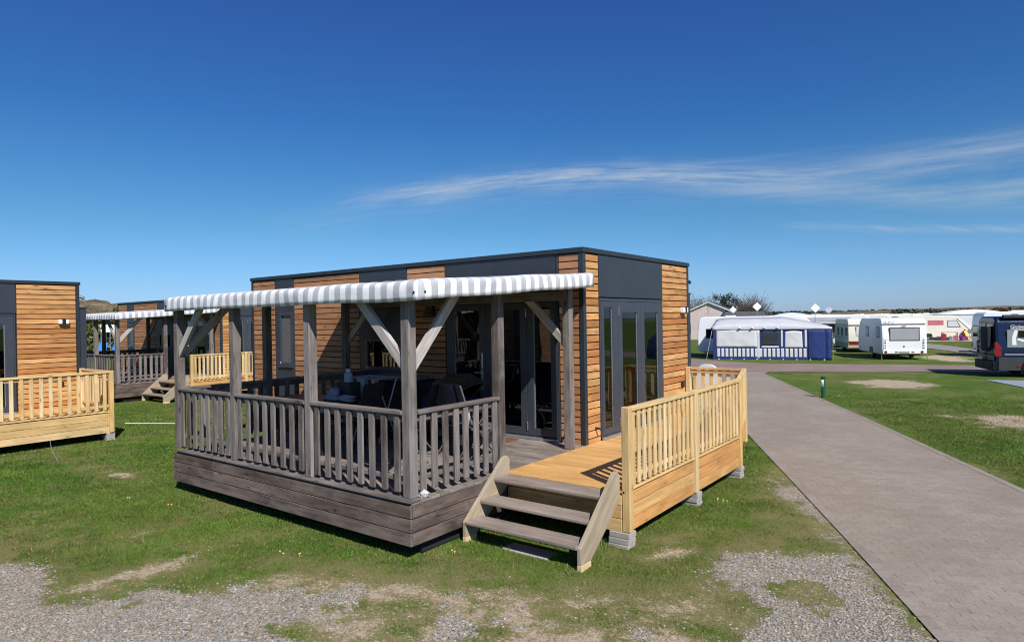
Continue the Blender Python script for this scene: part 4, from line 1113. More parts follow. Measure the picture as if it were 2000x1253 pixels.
def visible_pts(n, rmax=14., power=1.5, ymin=-9):
    """random ground points inside the view, denser near the camera"""
    u = rng.random(n); r = 1.6 + (rmax - 1.6) * u ** power; half = R_(58)
    q_ = rng.random(n) * 2 - 1; q_ = np.where(rng.random(n) < .72, q_ * .72, q_)
    a = R_(-37.2) + q_ * half
    return C0[0] + r * np.sin(a), C0[1] + r * np.cos(a), r


def scatter_grass():
    x, y, r = visible_pts(1700000, 26., 1.2)
    d = np.hypot(x - C0[0], y - C0[1])
    gr, dt, dry = masks(x, y)
    keep = rng.random(len(x)) > np.clip(gr * 1.15 + dt * .85, 0, .975)
    dp = in_path(x, y); keep &= dp < .03 - .05 * rng.random(len(x))
    # keep clear of building interiors
    keep &= ~((x > -9) & (x < 0) & (y > .2) & (y < 4)); keep &= ~((x > -4.9) & (x < -.3) & (y > -3.2) & (y < 0))
    keep &= d > 3.0
    keep &= rng.random(len(x)) < 1 - sst(d, 17, 26)
    x, y, d, gr, dt, dry = (q_[keep] for q_ in (x, y, d, gr, dt, dry))
    n = len(x); h = (.009 + .020 * rng.random(n)) * (1 - .5 * np.maximum(dry, dt)) * (.75 + .7 * fbm(x, y, 2.2, 3))
    h *= np.where(dp[keep] > -.12, .8, 1.)
    w = (.0035 + .003 * rng.random(n)) * np.clip(d / 7, 1, 2.6)
    th = rng.random(n) * 2 * np.pi; lean = rng.random(n) * h * 1.5; tl = rng.random(n) * 2 * np.pi
    z = (fbm(x, y, .9, 3) - .5) * .012 - .008
    bx, by = np.cos(th) * w, np.sin(th) * w
    v = np.empty((n, 3, 3)); v[:, 0] = np.stack([x - bx, y - by, z], -1); v[:, 1] = np.stack([x + bx, y + by, z], -1)
    v[:, 2] = np.stack([x + np.cos(tl) * lean, y + np.sin(tl) * lean, z + h], -1)
    f = np.arange(n * 3).reshape(n, 3)
    g1, g2, g3, g4 = (np.array(c) for c in ((.047, .126, .011), (.100, .184, .021), (.24, .185, .080), (.14, .20, .035)))
    t = np.clip(fbm(x, y, 1.3, 4) * 2.2 - .6 + .35 * (rng.random(n) - .5), 0, 1)[:, None]
    c = g1 * (1 - t) + g2 * t
    t2 = (np.clip(fbm(x + 13, y - 7, .7, 5) * 3.2 - 1.25, 0, 1))[:, None]; c = c * (1 - .6 * t2) + np.array((.125, .185, .028)) * .6 * t2
    pt = fbm(x - 21, y + 60, 3.4, 4)[:, None]; c = c * (.72 + .62 * np.clip(pt * 2.4 - .7, 0, 1))
    ol = np.clip(fbm(x + 5, y + 90, .38, 4) * 3.4 - 1.2, 0, 1)[:, None]; c = c * (1 - .45 * ol) + np.array((.150, .175, .040)) * .45 * ol
    k = (rng.random(n) < .10 + .72 * np.maximum(dry, dt * .9))[:, None]; c = np.where(k, g3 * (.6 + .6 * rng.random((n, 1))), c)
    k = (rng.random(n) < .10)[:, None]; c = np.where(k, g4, c)
    c = c * (.72 + .56 * rng.random((n, 1)))
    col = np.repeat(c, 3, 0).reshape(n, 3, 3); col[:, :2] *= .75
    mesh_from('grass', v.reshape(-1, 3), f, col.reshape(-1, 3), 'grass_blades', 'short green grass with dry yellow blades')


def scatter_gravel():
    x, y, r = visible_pts(560000, 11.5, .9)
    gr, dt, dry = masks(x, y); p_ = np.clip(gr, 0, 1) ** 1.4 + .05 * dt
    keep = (rng.random(len(x)) < p_) & (in_path(x, y) < -.005 + .0 * x)
    x, y = x[keep], y[keep]; n = min(len(x), 150000); x, y = x[:n], y[:n]
    # a few loose stones on the paving edge
    s = .0038 + .012 * rng.random(n) ** 3.2
    base = np.array([(1, 0, 0), (-1, 0, 0), (0, 1, 0), (0, -1, 0), (0, 0, 1), (0, 0, -.6)], float)
    v = base[None] * (1 + .45 * (rng.random((n, 6, 1)) - .5)); v = v + .25 * (rng.random((n, 6, 3)) - .5)
    v[..., 2] *= .62; th = rng.random(n) * 6.283; c, s2 = np.cos(th), np.sin(th)
    vx = v[..., 0] * c[:, None] - v[..., 1] * s2[:, None]; vy = v[..., 0] * s2[:, None] + v[..., 1] * c[:, None]
    st = (1 + .5 * (rng.random((n, 1)) - .3))
    z = (fbm(x, y, .9, 3) - .5) * .012 - .006
    v = np.stack([vx * s[:, None] * st + x[:, None], vy * s[:, None] + y[:, None], v[..., 2] * s[:, None] + z[:, None] + s[:, None] * .25], -1)
    F = np.array([(0, 2, 4), (2, 1, 4), (1, 3, 4), (3, 0, 4), (2, 0, 5), (1, 2, 5), (3, 1, 5), (0, 3, 5)])
    f = (F[None] + (np.arange(n) * 6)[:, None, None]).reshape(-1, 3)
    pal = np.array([(.20, .19, .175), (.32, .295, .25), (.41, .375, .31), (.37, .28, .19), (.50, .475, .43), (.28, .285, .285)])
    col = pal[rng.choice(6, n, p=[.2, .25, .2, .15, .06, .14])] * (.8 + .4 * rng.random((n, 1)))
    mesh_from('gravel', v.reshape(-1, 3), f, np.repeat(col, 6, 0), 'gravel_stones', 'loose grey gravel chips at the near edge of the lawn')


scatter_grass(); scatter_gravel()


def tufts():
    V = []; C = []
    r = random.Random(5)
    spots = []
    for i in range(26): x = -5.1 + i * .2 + r.uniform(-.07, .07); spots.append((x, -3.72 - r.uniform(0, .1), r.uniform(.03, .075)))
    for x, y in ((1.45, -2.05), (1.9, -1.85), (1.88, .1), (1.86, 1.9), (.12, -2.95), (1.62, -2.98), (.62, -2.72), (1.15, -2.68)): spots += [(x + r.uniform(-.08, .08), y + r.uniform(-.08, .08), r.uniform(.04, .08)) for _ in range(4)]
    for _ in range(150):
        x, y = r.uniform(-7, 3.2), r.uniform(-5.6, -3.4); spots.append((x, y, r.uniform(.025, .06)))
    for _ in range(60):
        t = r.random(); spots.append((4.5 - 4.2 * t + r.uniform(-.08, .0), -2.4 + 8.5 * t + r.uniform(-.12, -.02), r.uniform(.02, .05)))
    spots += [(.9, -4.0, .09), (1.0, -3.9, .08), (-3.0, -5.0, .1), (-1.65, -4.75, .09), (-.4, -4.6, .08), (2.2, -2.5, .07)]
    for (x, y, h) in spots:
        for k in range(r.randint(10, 26)):
            a = r.uniform(0, 6.283); d = r.uniform(0, .05); bx, by = x + math.cos(a) * d, y + math.sin(a) * d; hh = h * r.uniform(.5, 1.1); l = hh * r.uniform(.3, 1.1); w = .003; b = r.uniform(0, 6.283)
            V.append([(bx - w * math.cos(b), by - w * math.sin(b), -.005), (bx + w * math.cos(b), by + w * math.sin(b), -.005), (bx + math.cos(a) * l, by + math.sin(a) * l, hh)])
            c = r.choice(((.06, .15, .015), (.10, .19, .025), (.15, .20, .04), (.24, .21, .09))); C.append([c] * 3)
    V = np.array(V); mesh_from('grass_tufts', V.reshape(-1, 3), np.arange(len(V) * 3).reshape(-1, 3), np.array(C).reshape(-1, 3), 'grass_blades', 'longer grass tufts round the deck base and along the path edge')


tufts()


def flowers():
    q = MB()
    pts = [(-1.07, -4.2), (-1.3, -4.35), (1.9, .35), (2.0, .3), (-4.3, -4.1), (-5.2, -4.3), (.25, -3.2), (2.6, 3.6), (1.0, 13.5), (3.1, 9.2)]
    for x, y in pts:
        for k in range(2):
            a, b = x + random.uniform(-.05, .05), y + random.uniform(-.05, .05); q.tube([(a, b, 0), (a, b, .03)], .002, 4); q.blob((a, b, .035), (.013, .013, .006), 6, 4)
    o = q.build('wild_flowers', 'yellow_plastic'); tag(o, 'scattered tiny yellow dandelions in the lawn', 'flowers', None, 'stuff')


flowers()

# ------------------------------------------------------------------ vehicles
def rounded(profile, r=.12, n=4):
    """round the corners of a closed 2-d outline"""
    out = []; m = len(profile)
    for i in range(m):
        p = Vector(profile[i][:2]); a = Vector(profile[i - 1][:2]); b = Vector(profile[(i + 1) % m][:2])
        rr = profile[i][2] if len(profile[i]) > 2 else r
        rr = min(rr, (a - p).length * .48, (b - p).length * .48)
        if rr < .01: out.append(tuple(p)); continue
        s = p + (a - p).normalized() * rr; e = p + (b - p).normalized() * rr
        for k in range(n + 1):
            t = k / n; q = s * (1 - t) ** 2 + p * 2 * t * (1 - t) + e * t * t; out.append(tuple(q))
    return out


def wheel(parent, x, y, r=.30, w=.2, axis='x', side=1):
    q = MB(); d = Vector((1, 0, 0)) if axis == 'x' else Vector((0, 1, 0)); c = Vector((x, y, r))
    q.tube([c - d * w / 2, c + d * w / 2], r, 20); wl = q.build('wheel', 'rubber', parent, bevel=.02)
    q = MB(); q.tube([c + d * side * (w / 2 - .01), c + d * side * (w / 2 + .012)], r * .62, 14); q.build('rim', 'rim', wl)
    return wl


def window_x(parent, xp, y0, y1, z0, z1, sgn, fr='black_plastic', pane='glass_dark', name='window'):
    q = MB(); q.box(xp, xp + sgn * .018, y0, y1, z0, z1); o = q.build(name, fr, parent, bevel=.012, seg=2)
    q = MB(); q.box(xp + sgn * .0185, xp + sgn * .024, y0 + .04, y1 - .04, z0 + .04, z1 - .04); q.build('pane', pane, o, bevel=.002); return o


def window_y(parent, yp, x0, x1, z0, z1, fr='black_plastic', pane='glass_dark', inner=None, b=.05):
    q = MB(); q.box(x0, x1, yp - .02, yp, z0, z1); o = q.build('window', fr, parent, bevel=.03, seg=3)
    q = MB(); q.box(x0 + b, x1 - b, yp - .026, yp - .0205, z0 + b, z1 - b); q.build('pane', inner or pane, o, bevel=.002); return o


def caravan(label, w=2.2, l=5.2, h=2.45, body='caravan_white', lower=None, group=None, style=0, slant=.55, loc=(0, 0, 0), rz=0):
    t = thing('caravan', label, 'caravan', loc, rz, group)
    z0 = .28
    prof = rounded([(.0, z0 + .12, .05), (-.02, h * .55, .2), (.10, h, .32), (l - slant, h, .5), (l - .02, h * .52, .25), (l - .1, z0 + .1, .15), (l - .25, z0, .1), (.15, z0, .1)], .1, 5)
    q = MB(); q.prism(prof, 'x', 0, w); bo = q.build('body', body, t, bevel=.05, seg=3)
    q = MB(); q.box(.25, w - .25, .3, l - .3, z0 - .06, z0 + .02); q.build('chassis', 'black_plastic', t)
    if lower:
        q = MB(); q.box(-.006, w + .006, -.012, .02, z0 + .02, z0 + .34); q.box(-.008, -.001, .1, l - .4, z0 + .02, z0 + .34); q.box(w + .001, w + .008, .1, l - .4, z0 + .02, z0 + .34)
        q.build('skirt_panel', lower, t, bevel=.005)
    yw = l * .42
    wheel(t, .12, yw, .29, .18, 'x', -1); wheel(t, w - .12, yw, .29, .18, 'x', 1)
    q = MB(); q.prism(rounded([(yw - .42, z0 + .02), (yw - .34, z0 + .36), (yw + .34, z0 + .36), (yw + .42, z0 + .02)], .12), 'x', -.004, .0)
    q.prism(rounded([(yw - .42, z0 + .02), (yw - .34, z0 + .36), (yw + .34, z0 + .36), (yw + .42, z0 + .02)], .12), 'x', w, w + .004); q.build('wheel_arch', 'black_plastic', t)
    if style == 1:      # modern white tourer
        window_y(t, -.004, .36, w - .34, 1.02, 1.76, inner='blind_grey')
        for y0 in (.45, 2.7): window_x(t, -.001, y0, y0 + .62, 1.18, 1.80, -1, pane='curtain')
        for x0 in (.07, w - .25):
            q = MB(); q.prism([(x0, .42), (x0 + .17, .42), (x0 + (.17 if x0 > 1 else .12), 1.22), (x0 + (.06 if x0 > 1 else 0), 1.22)], 'y', -.03, -.002); c = q.build('light_cluster', 'trim_white', t, bevel=.015, seg=2)
            q = MB()
            for z in (.60, .74, .88, 1.02): q.box(x0 + .05, x0 + .12, -.036, -.031, z, z + .06)
            q.build('lamp_lens', 'black_plastic', c); q = MB(); q.box(x0 + .045, x0 + .125, -.038, -.031, .89, .955); q.build('lamp_lens', 'red_lamp', c)
        q = MB(); q.box(.03, w - .03, -.05, -.004, .33, .52); b_ = q.build('bumper', 'trim_white', t, bevel=.02, seg=2)
        for x0 in (.17, w - .25):
            q = MB(); q.tube([(x0, -.05, .42), (x0, -.062, .42)], .075, 14); q.build('round_lamp', 'maroon', b_)
        q = MB(); q.box(.80, 1.32, -.062, -.0505, .36, .46); q.build('number_plate', 'blind_grey', b_)
        for x0 in (.62, 1.42):
            q = MB(); q.box(x0, x0 + .13, -.058, -.0505, .38, .44); q.build('reflector', 'red_lamp', b_)
        q = MB(); q.tube([(w / 2 - .02, -.004, .72), (w / 2 - .02, -.02, .72)], .05, 14); q.build('lock', 'steel', t)
        q = MB(); q.box(w / 2 - .12, w / 2 + .10, -.026, -.004, 1.80, 1.84); q.build('brake_light', 'red_lamp', t)
        q = MB(); q.box(.02, w - .02, -.006, .06, 1.955, 1.966); q.build('seam', 'caravan_grey', t)
        text_part('KNAUS', .135, 'black_plastic', t, (.12, -.0, 2.04), (R_(90), 0, 0), 'lettering', .004, 1.0, .12, 1.25)
        q = MB(); q.box(.12, .34, -.004, .03, 1.985, 1.995); q.build('underline', 'black_plastic', t)
        q = MB(); q.tube([(w + .01, .02, .28), (w + .03, 0, .02)], .02, 8); q.tube([(-.0, .1, .28), (-.0, .08, .02)], .02, 8); q.build('corner_steady', 'galv', t)
    elif style == 2:    # old cream tourer, red light band
        window_y(t, -.004, .45, w - .35, 1.08, 1.72, fr='blind_grey', inner='curtain', b=.035)
        for y0 in (.25, 1.75, 3.1): window_x(t, -.001, y0, y0 + .62, 1.08, 1.62, -1, pane='glass_dark')
        q = MB(); q.box(.02, w - .02, -.03, -.004, .55, .74); c = q.build('light_band', 'maroon', t, bevel=.01)
        q = MB(); q.box(.04, w - .04, -.034, -.0305, .52, .548); q.build('reflector', 'red_lamp', c)
        q = MB(); q.box(.12, .45, -.036, -.0305, .58, .70); q.box(w - .45, w - .12, -.036, -.0305, .58, .70); q.build('lamp_lens', 'red_lamp', c)
        q = MB(); q.box(-.008, w + .008, -.014, .05, 1.80, 1.84); q.box(-.008, -.001, .1, l - .6, 1.80, 1.83); q.build('seam', 'lower_beige', t)
        q = MB(); q.box(-.009, -.001, .02, l - .3, .92, .97); q.build('side_band', 'lower_beige', t)
    else:
        window_y(t, -.004, .4, w - .4, 1.1, 1.75, pane='glass_dark')
        for xs, sg in ((-.001, -1), (w + .001, 1)):
            for y0 in (.5, 2.6): window_x(t, xs, y0, y0 + .9, 1.15, 1.75, sg)
        q = MB(); q.box(.7, 1.3, 1.6, 2.2, h - .01, h + .07); q.build('roof_hatch', 'trim_white', t, bevel=.02)
        q = MB()
        for x0 in (.08, w - .28): q.box(x0, x0 + .2, -.03, -.004, .5, .75)
        q.build('tail_lamps', 'red_lamp', t)
    q = MB(); q.tube([(w / 2, l - .3, z0), (w / 2, l + .9, z0 + .05)], .04, 8); q.tube([(w / 2, l + .5, .02), (w / 2, l + .5, z0 + .25)], .035, 8); q.build('drawbar', 'galv', t)
    return t


def at(px, d, z=0.):
    """ground point seen at column px (0..2000), d metres away"""
    k = (px - 1000) / 1259.; x = RM[0][0] * k + RM[2][0]; y = RM[0][1] * k + RM[2][1]; n = math.hypot(x, y)
    return Vector((C0[0] + x / n * d, C0[1] + y / n * d, z))


knaus = caravan('white caravan with a wide rear window and black lettering, nearest the path', 2.18, 5.2, 2.27, 'caravan_white', None, None, 1, .6, (-.23, 32.1, 0), R_(21.8))
beige = caravan('old cream caravan with a red light band, between blue tent and white caravan', 2.2, 5.0, 2.22, 'caravan_cream', 'lower_beige', None, 2, .5, (-3.06, 38.95, 0), R_(20))
far_cream = caravan('cream caravan with a pink side panel, seen behind the white caravan', 2.2, 6.0, 2.28, 'caravan_cream', None, None, 3, 1.25, (0, 0, 0), 0)
# this one stands side-on; its own windows
for ch in list(far_cream.children):
    if ch.name.startswith('window'):
        for c2 in list(ch.children): bpy.data.objects.remove(c2)
        bpy.data.objects.remove(ch)
q = MB(); q.box(2.2005, 2.215, 2.55, 3.8, 1.40, 1.84); q.build('pink_panel', 'pink_panel', far_cream, bevel=.01)
q = MB(); q.prism([(4.1, 1.2), (5.15, 1.2), (4.85, 1.82), (4.1, 1.82)], 'x', 2.2005, 2.22); w_ = q.build('window', 'black_plastic', far_cream, bevel=.01)
q = MB(); q.prism([(4.15, 1.25), (5.06, 1.25), (4.81, 1.77), (4.15, 1.77)], 'x', 2.2205, 2.224); q.build('pane', 'caravan_grey', w_)
q = MB(); q.beam((2.23, 4.85, 2.05), (2.23, 6.1, .75), .03, .05); q.build('awning_pole', 'trim_white', far_cream)
a_ = 19.; far_cream.location = at(1738, 71.5) + Vector((0, 0, .0)); far_cream.rotation_euler = (0, 0, R_(a_ - 90 + 1.))


def motorhome_van():
    t = thing('camper_van', 'dark blue camper van with white lettering, cut by the right edge', 'camper van', (4.80, 22.74, 0), R_(16))
    W, L, H, z0 = 2.22, 6.0, 2.34, .26
    # cross-section (y,z) extruded along x, side at y=0 facing the camera
    sec = rounded([(.0, z0, .05), (-.03, 1.15, .3), (.10, 2.18, .25), (.28, H, .2), (W - .28, H, .2), (W - .10, 2.18, .25), (W + .03, 1.15, .3), (W, z0, .05)], .1, 4)
    q = MB(); n = len(sec); xs = [(0.04, .97, .0), (.12, 1.0, .0), (4.3, 1., 0), (5.0, .93, 0), (5.9, .55, 0)]
    V = []
    for x, k, _ in xs:
        for (y_, z_) in sec:
            yc = W / 2; kk = .985 if x < .1 else 1.
            V.append((x, yc + (y_ - yc) * kk, z0 + (z_ - z0) * k))
    for i in range(len(xs) - 1):
        for j in range(n):
            j2 = (j + 1) % n; q.quad([V[i * n + j2], V[i * n + j], V[(i + 1) * n + j], V[(i + 1) * n + j2]], rnd=.5)
    q.quad([V[j] for j in range(n)], [(0, 0)] * n, .5); q.quad([V[(len(xs) - 1) * n + j] for j in range(n)][::-1], [(0, 0)] * n, .5)
    bo = q.build('body', 'van_blue', t, bevel=.0)
    # rear doors: dark glass, ladder-like rack, bike carrier
    q = MB()
    for y0 in (.12, 1.04): q.box(.0, .035, y0, y0 + .86, .62, 2.12)
    rd = q.build('rear_door', 'van_blue', t, bevel=.02, seg=2)
    q = MB()
    for y0 in (.2, 1.12): q.box(-.012, -.001, y0, y0 + .70, 1.30, 2.02)
    q.build('pane', 'glass_dark', rd)
    q = MB()
    for y_ in (1.25, 1.42, 1.59, 1.76, 1.93): q.box(-.05, -.03, y_, y_ + .022, 1.0, 1.85)
    for z_ in (1.0, 1.2, 1.4, 1.6, 1.83): q.box(-.065, -.0505, 1.25, 1.95, z_, z_ + .022)
    q.build('luggage_net', 'galv', t)
    q = MB(); q.box(-.22, -.06, .18, .95, .98, 1.95); q.build('covered_carrier', 'black_fabric', t, bevel=.06, seg=3)
    q = MB()
    for y_ in (.3, 1.7): q.tube([(0, y_, .85), (-.35, y_, .9), (-.40, y_, .95)], .022, 8)
    q.tube([(-.36, .1, .93), (-.36, 1.9, .93)], .022, 8); q.box(-.75, -.3, 1.72, 1.86, .88, .93); q.build('bike_rack', 'black_plastic', t)
    q = MB(); q.box(-.10, .10, .02, W - .02, z0 - .02, .60); q.build('rear_bumper', 'van_black', t, bevel=.04, seg=3)
    q = MB(); q.box(-.112, -.1005, 1.2, 1.65, .62, .74); q.build('number_plate', 'plate', t)
    for y0, y1 in ((-.028, .08), (W - .08, W + .028)):
        q = MB(); q.prism(rounded([(-.02, .80), (.20, .80), (.20, 1.16), (.06, 1.36), (-.02, 1.36)], .04), 'y', y0, y1); l_ = q.build('tail_light', 'red_lamp', t, bevel=.01)
        q = MB(); q.box(-.027, -.021, y0 + .02, y1 - .02, .92, 1.12); q.build('reversing_lens', 'trim_white', l_)
    q = MB(); q.box(.1, 5.4, -.035, -.02, z0, .76); q.build('sill_panel', 'van_grey', t, bevel=.01)
    q = MB(); q.box(.66, .80, -.05, -.0355, .40, .46); q.build('side_marker', 'red_lamp', t, bevel=.008)
    for x_ in (1.25, 4.95): wheel(t, x_, .11, .34, .22, 'y', -1); wheel(t, x_, W - .11, .34, .22, 'y', 1)
    q = MB()
    for x_ in (1.25, 4.95): q.prism([(x_ + .43 * math.cos(a), .34 + .43 * math.sin(a)) for a in np.linspace(-.2, math.pi + .2, 18)], 'y', -.052, -.0355)
    q.build('wheel_arch', 'van_black', t)
    q = MB(); q.box(.38, 3.2, -.030, -.004, 1.14, 1.82); g_ = q.build('graphic_band', 'van_silver', t, bevel=.01)
    q = MB(); q.prism([(.54, 1.24), (.68, 1.24), (.66, 1.50), (.74, 1.80), (2.4, 1.80), (2.4, 1.815), (.62, 1.815), (.54, 1.55)], 'y', -.034, -.0305)
    q.prism([(.68, 1.44), (.74, 1.50), (1.1, 1.38), (1.5, 1.24), (1.35, 1.22), (1.0, 1.33)], 'y', -.0342, -.0305); q.prism([(1.15, 1.50), (1.30, 1.50), (1.28, 1.25), (1.15, 1.25)], 'y', -.0338, -.0305); q.build('swoosh', 'trim_white', g_)
    q = MB(); q.box(.72, 1.9, -.042, -.0345, 1.52, 1.80); w_ = q.build('window', 'black_plastic', t, bevel=.02); q = MB(); q.box(.77, 1.85, -.046, -.0425, 1.56, 1.76); q.build('pane', 'glass_dark', w_)
    q = MB(); q.box(2.45, 3.15, -.042, -.0305, 1.40, 1.80); w_ = q.build('window', 'black_plastic', t, bevel=.02); q = MB(); q.box(2.5, 3.10, -.046, -.0425, 1.45, 1.75); q.build('pane', 'glass_dark', w_)
    q = MB(); q.box(.3, 3.4, -.034, -.0, .86, .90); q.build('side_strip', 'blind_grey', t)
    text_part('Globecar', .172, 'trim_white', t, (.50, .028, 1.885), (R_(90 + 3), 0, 0), 'lettering', .012, .95, 0, 1.05)
    q = MB(); q.box(.50, 1.26, .012, .055, 1.845, 1.856); q.build('underline', 'trim_white', t)
    q = MB(); q.box(.28, 4.2, .02, .20, 2.27, 2.40); q.build('awning_box', 'van_grey', t, bevel=.03, seg=3)
    q = MB(); q.box(.9, 1.7, .5, 1.3, H - .02, H + .09); q.build('roof_hatch', 'trim_white', t, bevel=.03)
    return t


motorhome_van()


# ------------------------------------------------------------------ blue and white awning tent with its caravan
def awning_tent():
    a = math.atan2(1.47, 6.14)
    t = thing('awning_tent', 'long white and blue awning tent with striped base, beside the crossing road', 'awning tent', (-8.62, 29.25, 0), a)
    L = 6.31; D = 2.45
    def sx(X): return (X - 340) / 1260 * L
    def sz(Y): return (770 - Y) / 335 * 1.75
    q = MB(); q.box(0, L, 0, .02, 0, 1.76); q.box(L - .02, L, .02, D, 0, 1.78); q.box(0, .02, .02, .5, 0, 1.76); base = q.build('wall', 'tent_blue', t)
    def patch(name, mat, X0, X1, Y0, Y1, off=.006, wrinkle=True, top=None):
        x0, x1, z0, z1 = sx(X0), sx(X1), sz(Y1), sz(Y0); q = MB(); nx, nz = 22, 10; P_ = []
        for j in range(nz + 1):
            for i in range(nx + 1):
                f = i / nx; g_ = j / nz; x = x0 + (x1 - x0) * f
                if top: x = (x0 + x1) / 2 + (x - (x0 + x1) / 2) * (1 - (1 - top) * g_)
                dd = (.012 * mnoise.noise(Vector((x * 2.4 + g_ * 1.8, g_ * 2.2, x0))) + .012) * math.sin(math.pi * min(1, max(0, f))) if wrinkle else 0
                zz = z0 + (z1 - z0) * g_
                if top: zz += .05 * math.sin(math.pi * f) * g_
                P_.append((x, -off - abs(dd) * 1.6, zz))
        for j in range(nz):
            for i in range(nx):
                k = j * (nx + 1) + i; q.quad([P_[k], P_[k + 1], P_[k + nx + 2], P_[k + nx + 1]], rnd=.5)
        o = q.build(name, mat, t, smooth=True); s_ = o.modifiers.new('s', 'SOLIDIFY'); s_.thickness = .004; return o
    patch('white_panel', 'tent_white', 376, 826, 438, 634)
    patch('white_seam', 'tent_white', 830, 856, 442, 765, .012, False)
    patch('window', 'plastic_window', 880, 1058, 465, 614, .01, False)
    patch('window_strip', 'tent_white', 876, 1058, 619, 637, .012, False)
    patch('white_seam', 'tent_white', 1084, 1102, 445, 636, .01, False)
    patch('white_window_cover', 'tent_white', 1122, 1308, 466, 640, .01, True, .93)
    patch('white_seam', 'tent_white', 1330, 1352, 445, 638, .01, False)
    for k in range(21):
        X = 388 + k * 46.4
        if X < 1350: patch('base_stripe', 'tent_white', X, X + 30, 648, 743, .008, False)
    patch('door_panel', 'tent_blue', 1364, 1530, 446, 770, .02, True)
    patch('side_panel', 'tent_blue', 1545, 1596, 446, 768, .012, True)
    # roof
    def ztop(f):  # back height along x
        return 2.43 if f < .60 else 2.43 - (f - .60) / .40 * .50
    q = MB(); n = 40; prof = [(-.04, 1.72, 0), (-.05, 1.76, 0), (-.04, 1.96, 0), (.02, 2.02, 0), (.3, 2.08, 1), (1.2, 2.25, 1), (D, 2.43, 1)]
    P_ = []
    for i in range(n + 1):
        f = i / n; x = -.03 + (L + .06) * f; kb = ztop(f)
        for (y_, z_, r_) in prof:
            lo = 1.72 + .03 * f
            z2 = z_ if z_ < 1.8 else 1.80 + (z_ - 1.80) * (kb - 1.80) / (2.43 - 1.80) * (1 if r_ else 1 - .0 * f)
            e = (abs(f - .5) * 2) ** 10 * .10 if z_ > 2.0 else 0
            P_.append((x, y_, z2 - e + .012 * mnoise.noise(Vector((x * 1.3, y_ * 2, z_)))))
    m_ = len(prof)
    for i in range(n):
        for j in range(m_ - 1):
            a0, b0 = i * m_ + j, (i + 1) * m_ + j; q.quad([P_[a0], P_[b0], P_[b0 + 1], P_[a0 + 1]], rnd=.5)
    o = q.build('roof', 'tent_roof', t, smooth=True); s_ = o.modifiers.new('s', 'SOLIDIFY'); s_.thickness = .006; s_.offset = -1
    for X in (642, 776, 908, 1045):
        x = sx(X); q = MB(); q.tube([(x, -.10, 1.80), (x, -.06, 1.90)], [.085, .02], 12); q.build('vent_cowl', 'trim_white', t, smooth=True)
    # left end: hanging grey curtains and dark opening
    for x0, y0, y1, m2 in ((-.02, .5, 1.0, 'tent_grey'), (-.03, 1.75, D, 'tent_grey')):
        q = MB(); nn = 18
        for i in range(nn):
            a1, a2 = y0 + (y1 - y0) * i / nn, y0 + (y1 - y0) * (i + 1) / nn; o1, o2 = .05 * math.sin(i * 1.3), .05 * math.sin((i + 1) * 1.3)
            q.quad([(x0 + o1, a1, .25), (x0 + o2, a2, .25), (x0 + o2, a2, 1.95), (x0 + o1, a1, 1.95)], rnd=.5)
        o = q.build('side_curtain', m2, t, smooth=True); s_ = o.modifiers.new('s', 'SOLIDIFY'); s_.thickness = .005
    q = MB(); q.tube([(-.35, -.35, 0), (-.02, .02, 1.85)], .016, 6); q.tube([(L + .08, -.06, 0), (L + .02, .0, 1.86)], .014, 6); q.build('guy_pole', 'galv', t)
    q = MB()
    for k in range(9): q.box(.3 + k * .7, .36 + k * .7, -.06, -.02, 0, .05)
    q.build('ground_pegs', 'trim_white', t)
    u = Vector((math.cos(a), math.sin(a), 0)); n_ = Vector((-math.sin(a), math.cos(a), 0))
    c = caravan('long white caravan attached behind the blue and white awning tent', 2.2, 7.0, 2.50, 'caravan_white', None, None, 0, .7)
    c.location = Vector((-8.62, 29.25, 0)) - u * 1.2 + n_ * (D + .08 + 2.2); c.rotation_euler = (0, 0, a - R_(90))
    return t, a


tent, ta = awning_tent()
c2 = caravan('white caravan with grey canopy, behind the right end of the blue tent', 2.2, 6.2, 2.50, 'caravan_white', None, None, 0, .9)
c2.location = at(1541, 57); c2.rotation_euler = (0, 0, R_(17 - 90))
cn_ = thing('sun_canopy', 'grey striped sun canopy in front of the second caravan row, behind the blue tent', 'canopy', at(1566, 53), R_(16))
q = MB(); q.quad([(0, 0, 2.0), (3.4, 0, 2.08), (3.4, 1.9, 2.33), (0, 1.9, 2.33)], rnd=.5); o = q.build('cloth', 'tent_grey', cn_); o.modifiers.new('s', 'SOLIDIFY').thickness = .02
q = MB()
for x_ in (.02, 3.38): q.tube([(x_, 0.02, 0), (x_, .02, 2.03)], .02, 6)
q.build('pole', 'galv', cn_)
q = MB(); q.box(0, 3.4, -.02, .0, 1.88, 2.0); q.build('valance', 'tent_white', cn_)
c3 = caravan('blue-grey fronted white motorhome behind the dark camper van', 2.2, 6.5, 2.52, 'caravan_white', None, None, 0, .5)
c3.location = at(1897, 47); c3.rotation_euler = (0, 0, R_(14 - 90))
q = MB(); q.box(-.004, 2.204, -.012, .9, 1.0, 1.6); q.build('dark_front_band', 'van_blue', c3, bevel=.01)


def dish(px, d, y, label, s=.62):
    p = at(px, d); z = C0[2] + y; t = thing('satellite_dish', label, 'satellite dish', (p.x, p.y, 0), R_(28), 'square satellite dishes on poles')
    q = MB(); q.tube([(0, .04, 0), (0, .04, z)], .025, 8); q.build('pole', 'galv', t)
    q = MB(); h = s / 2; q.prism(rounded([(0, z - h), (h, z), (0, z + h), (-h, z)], .04), 'y', -.04, .02); q.build('panel', 'trim_white', t, bevel=.01)


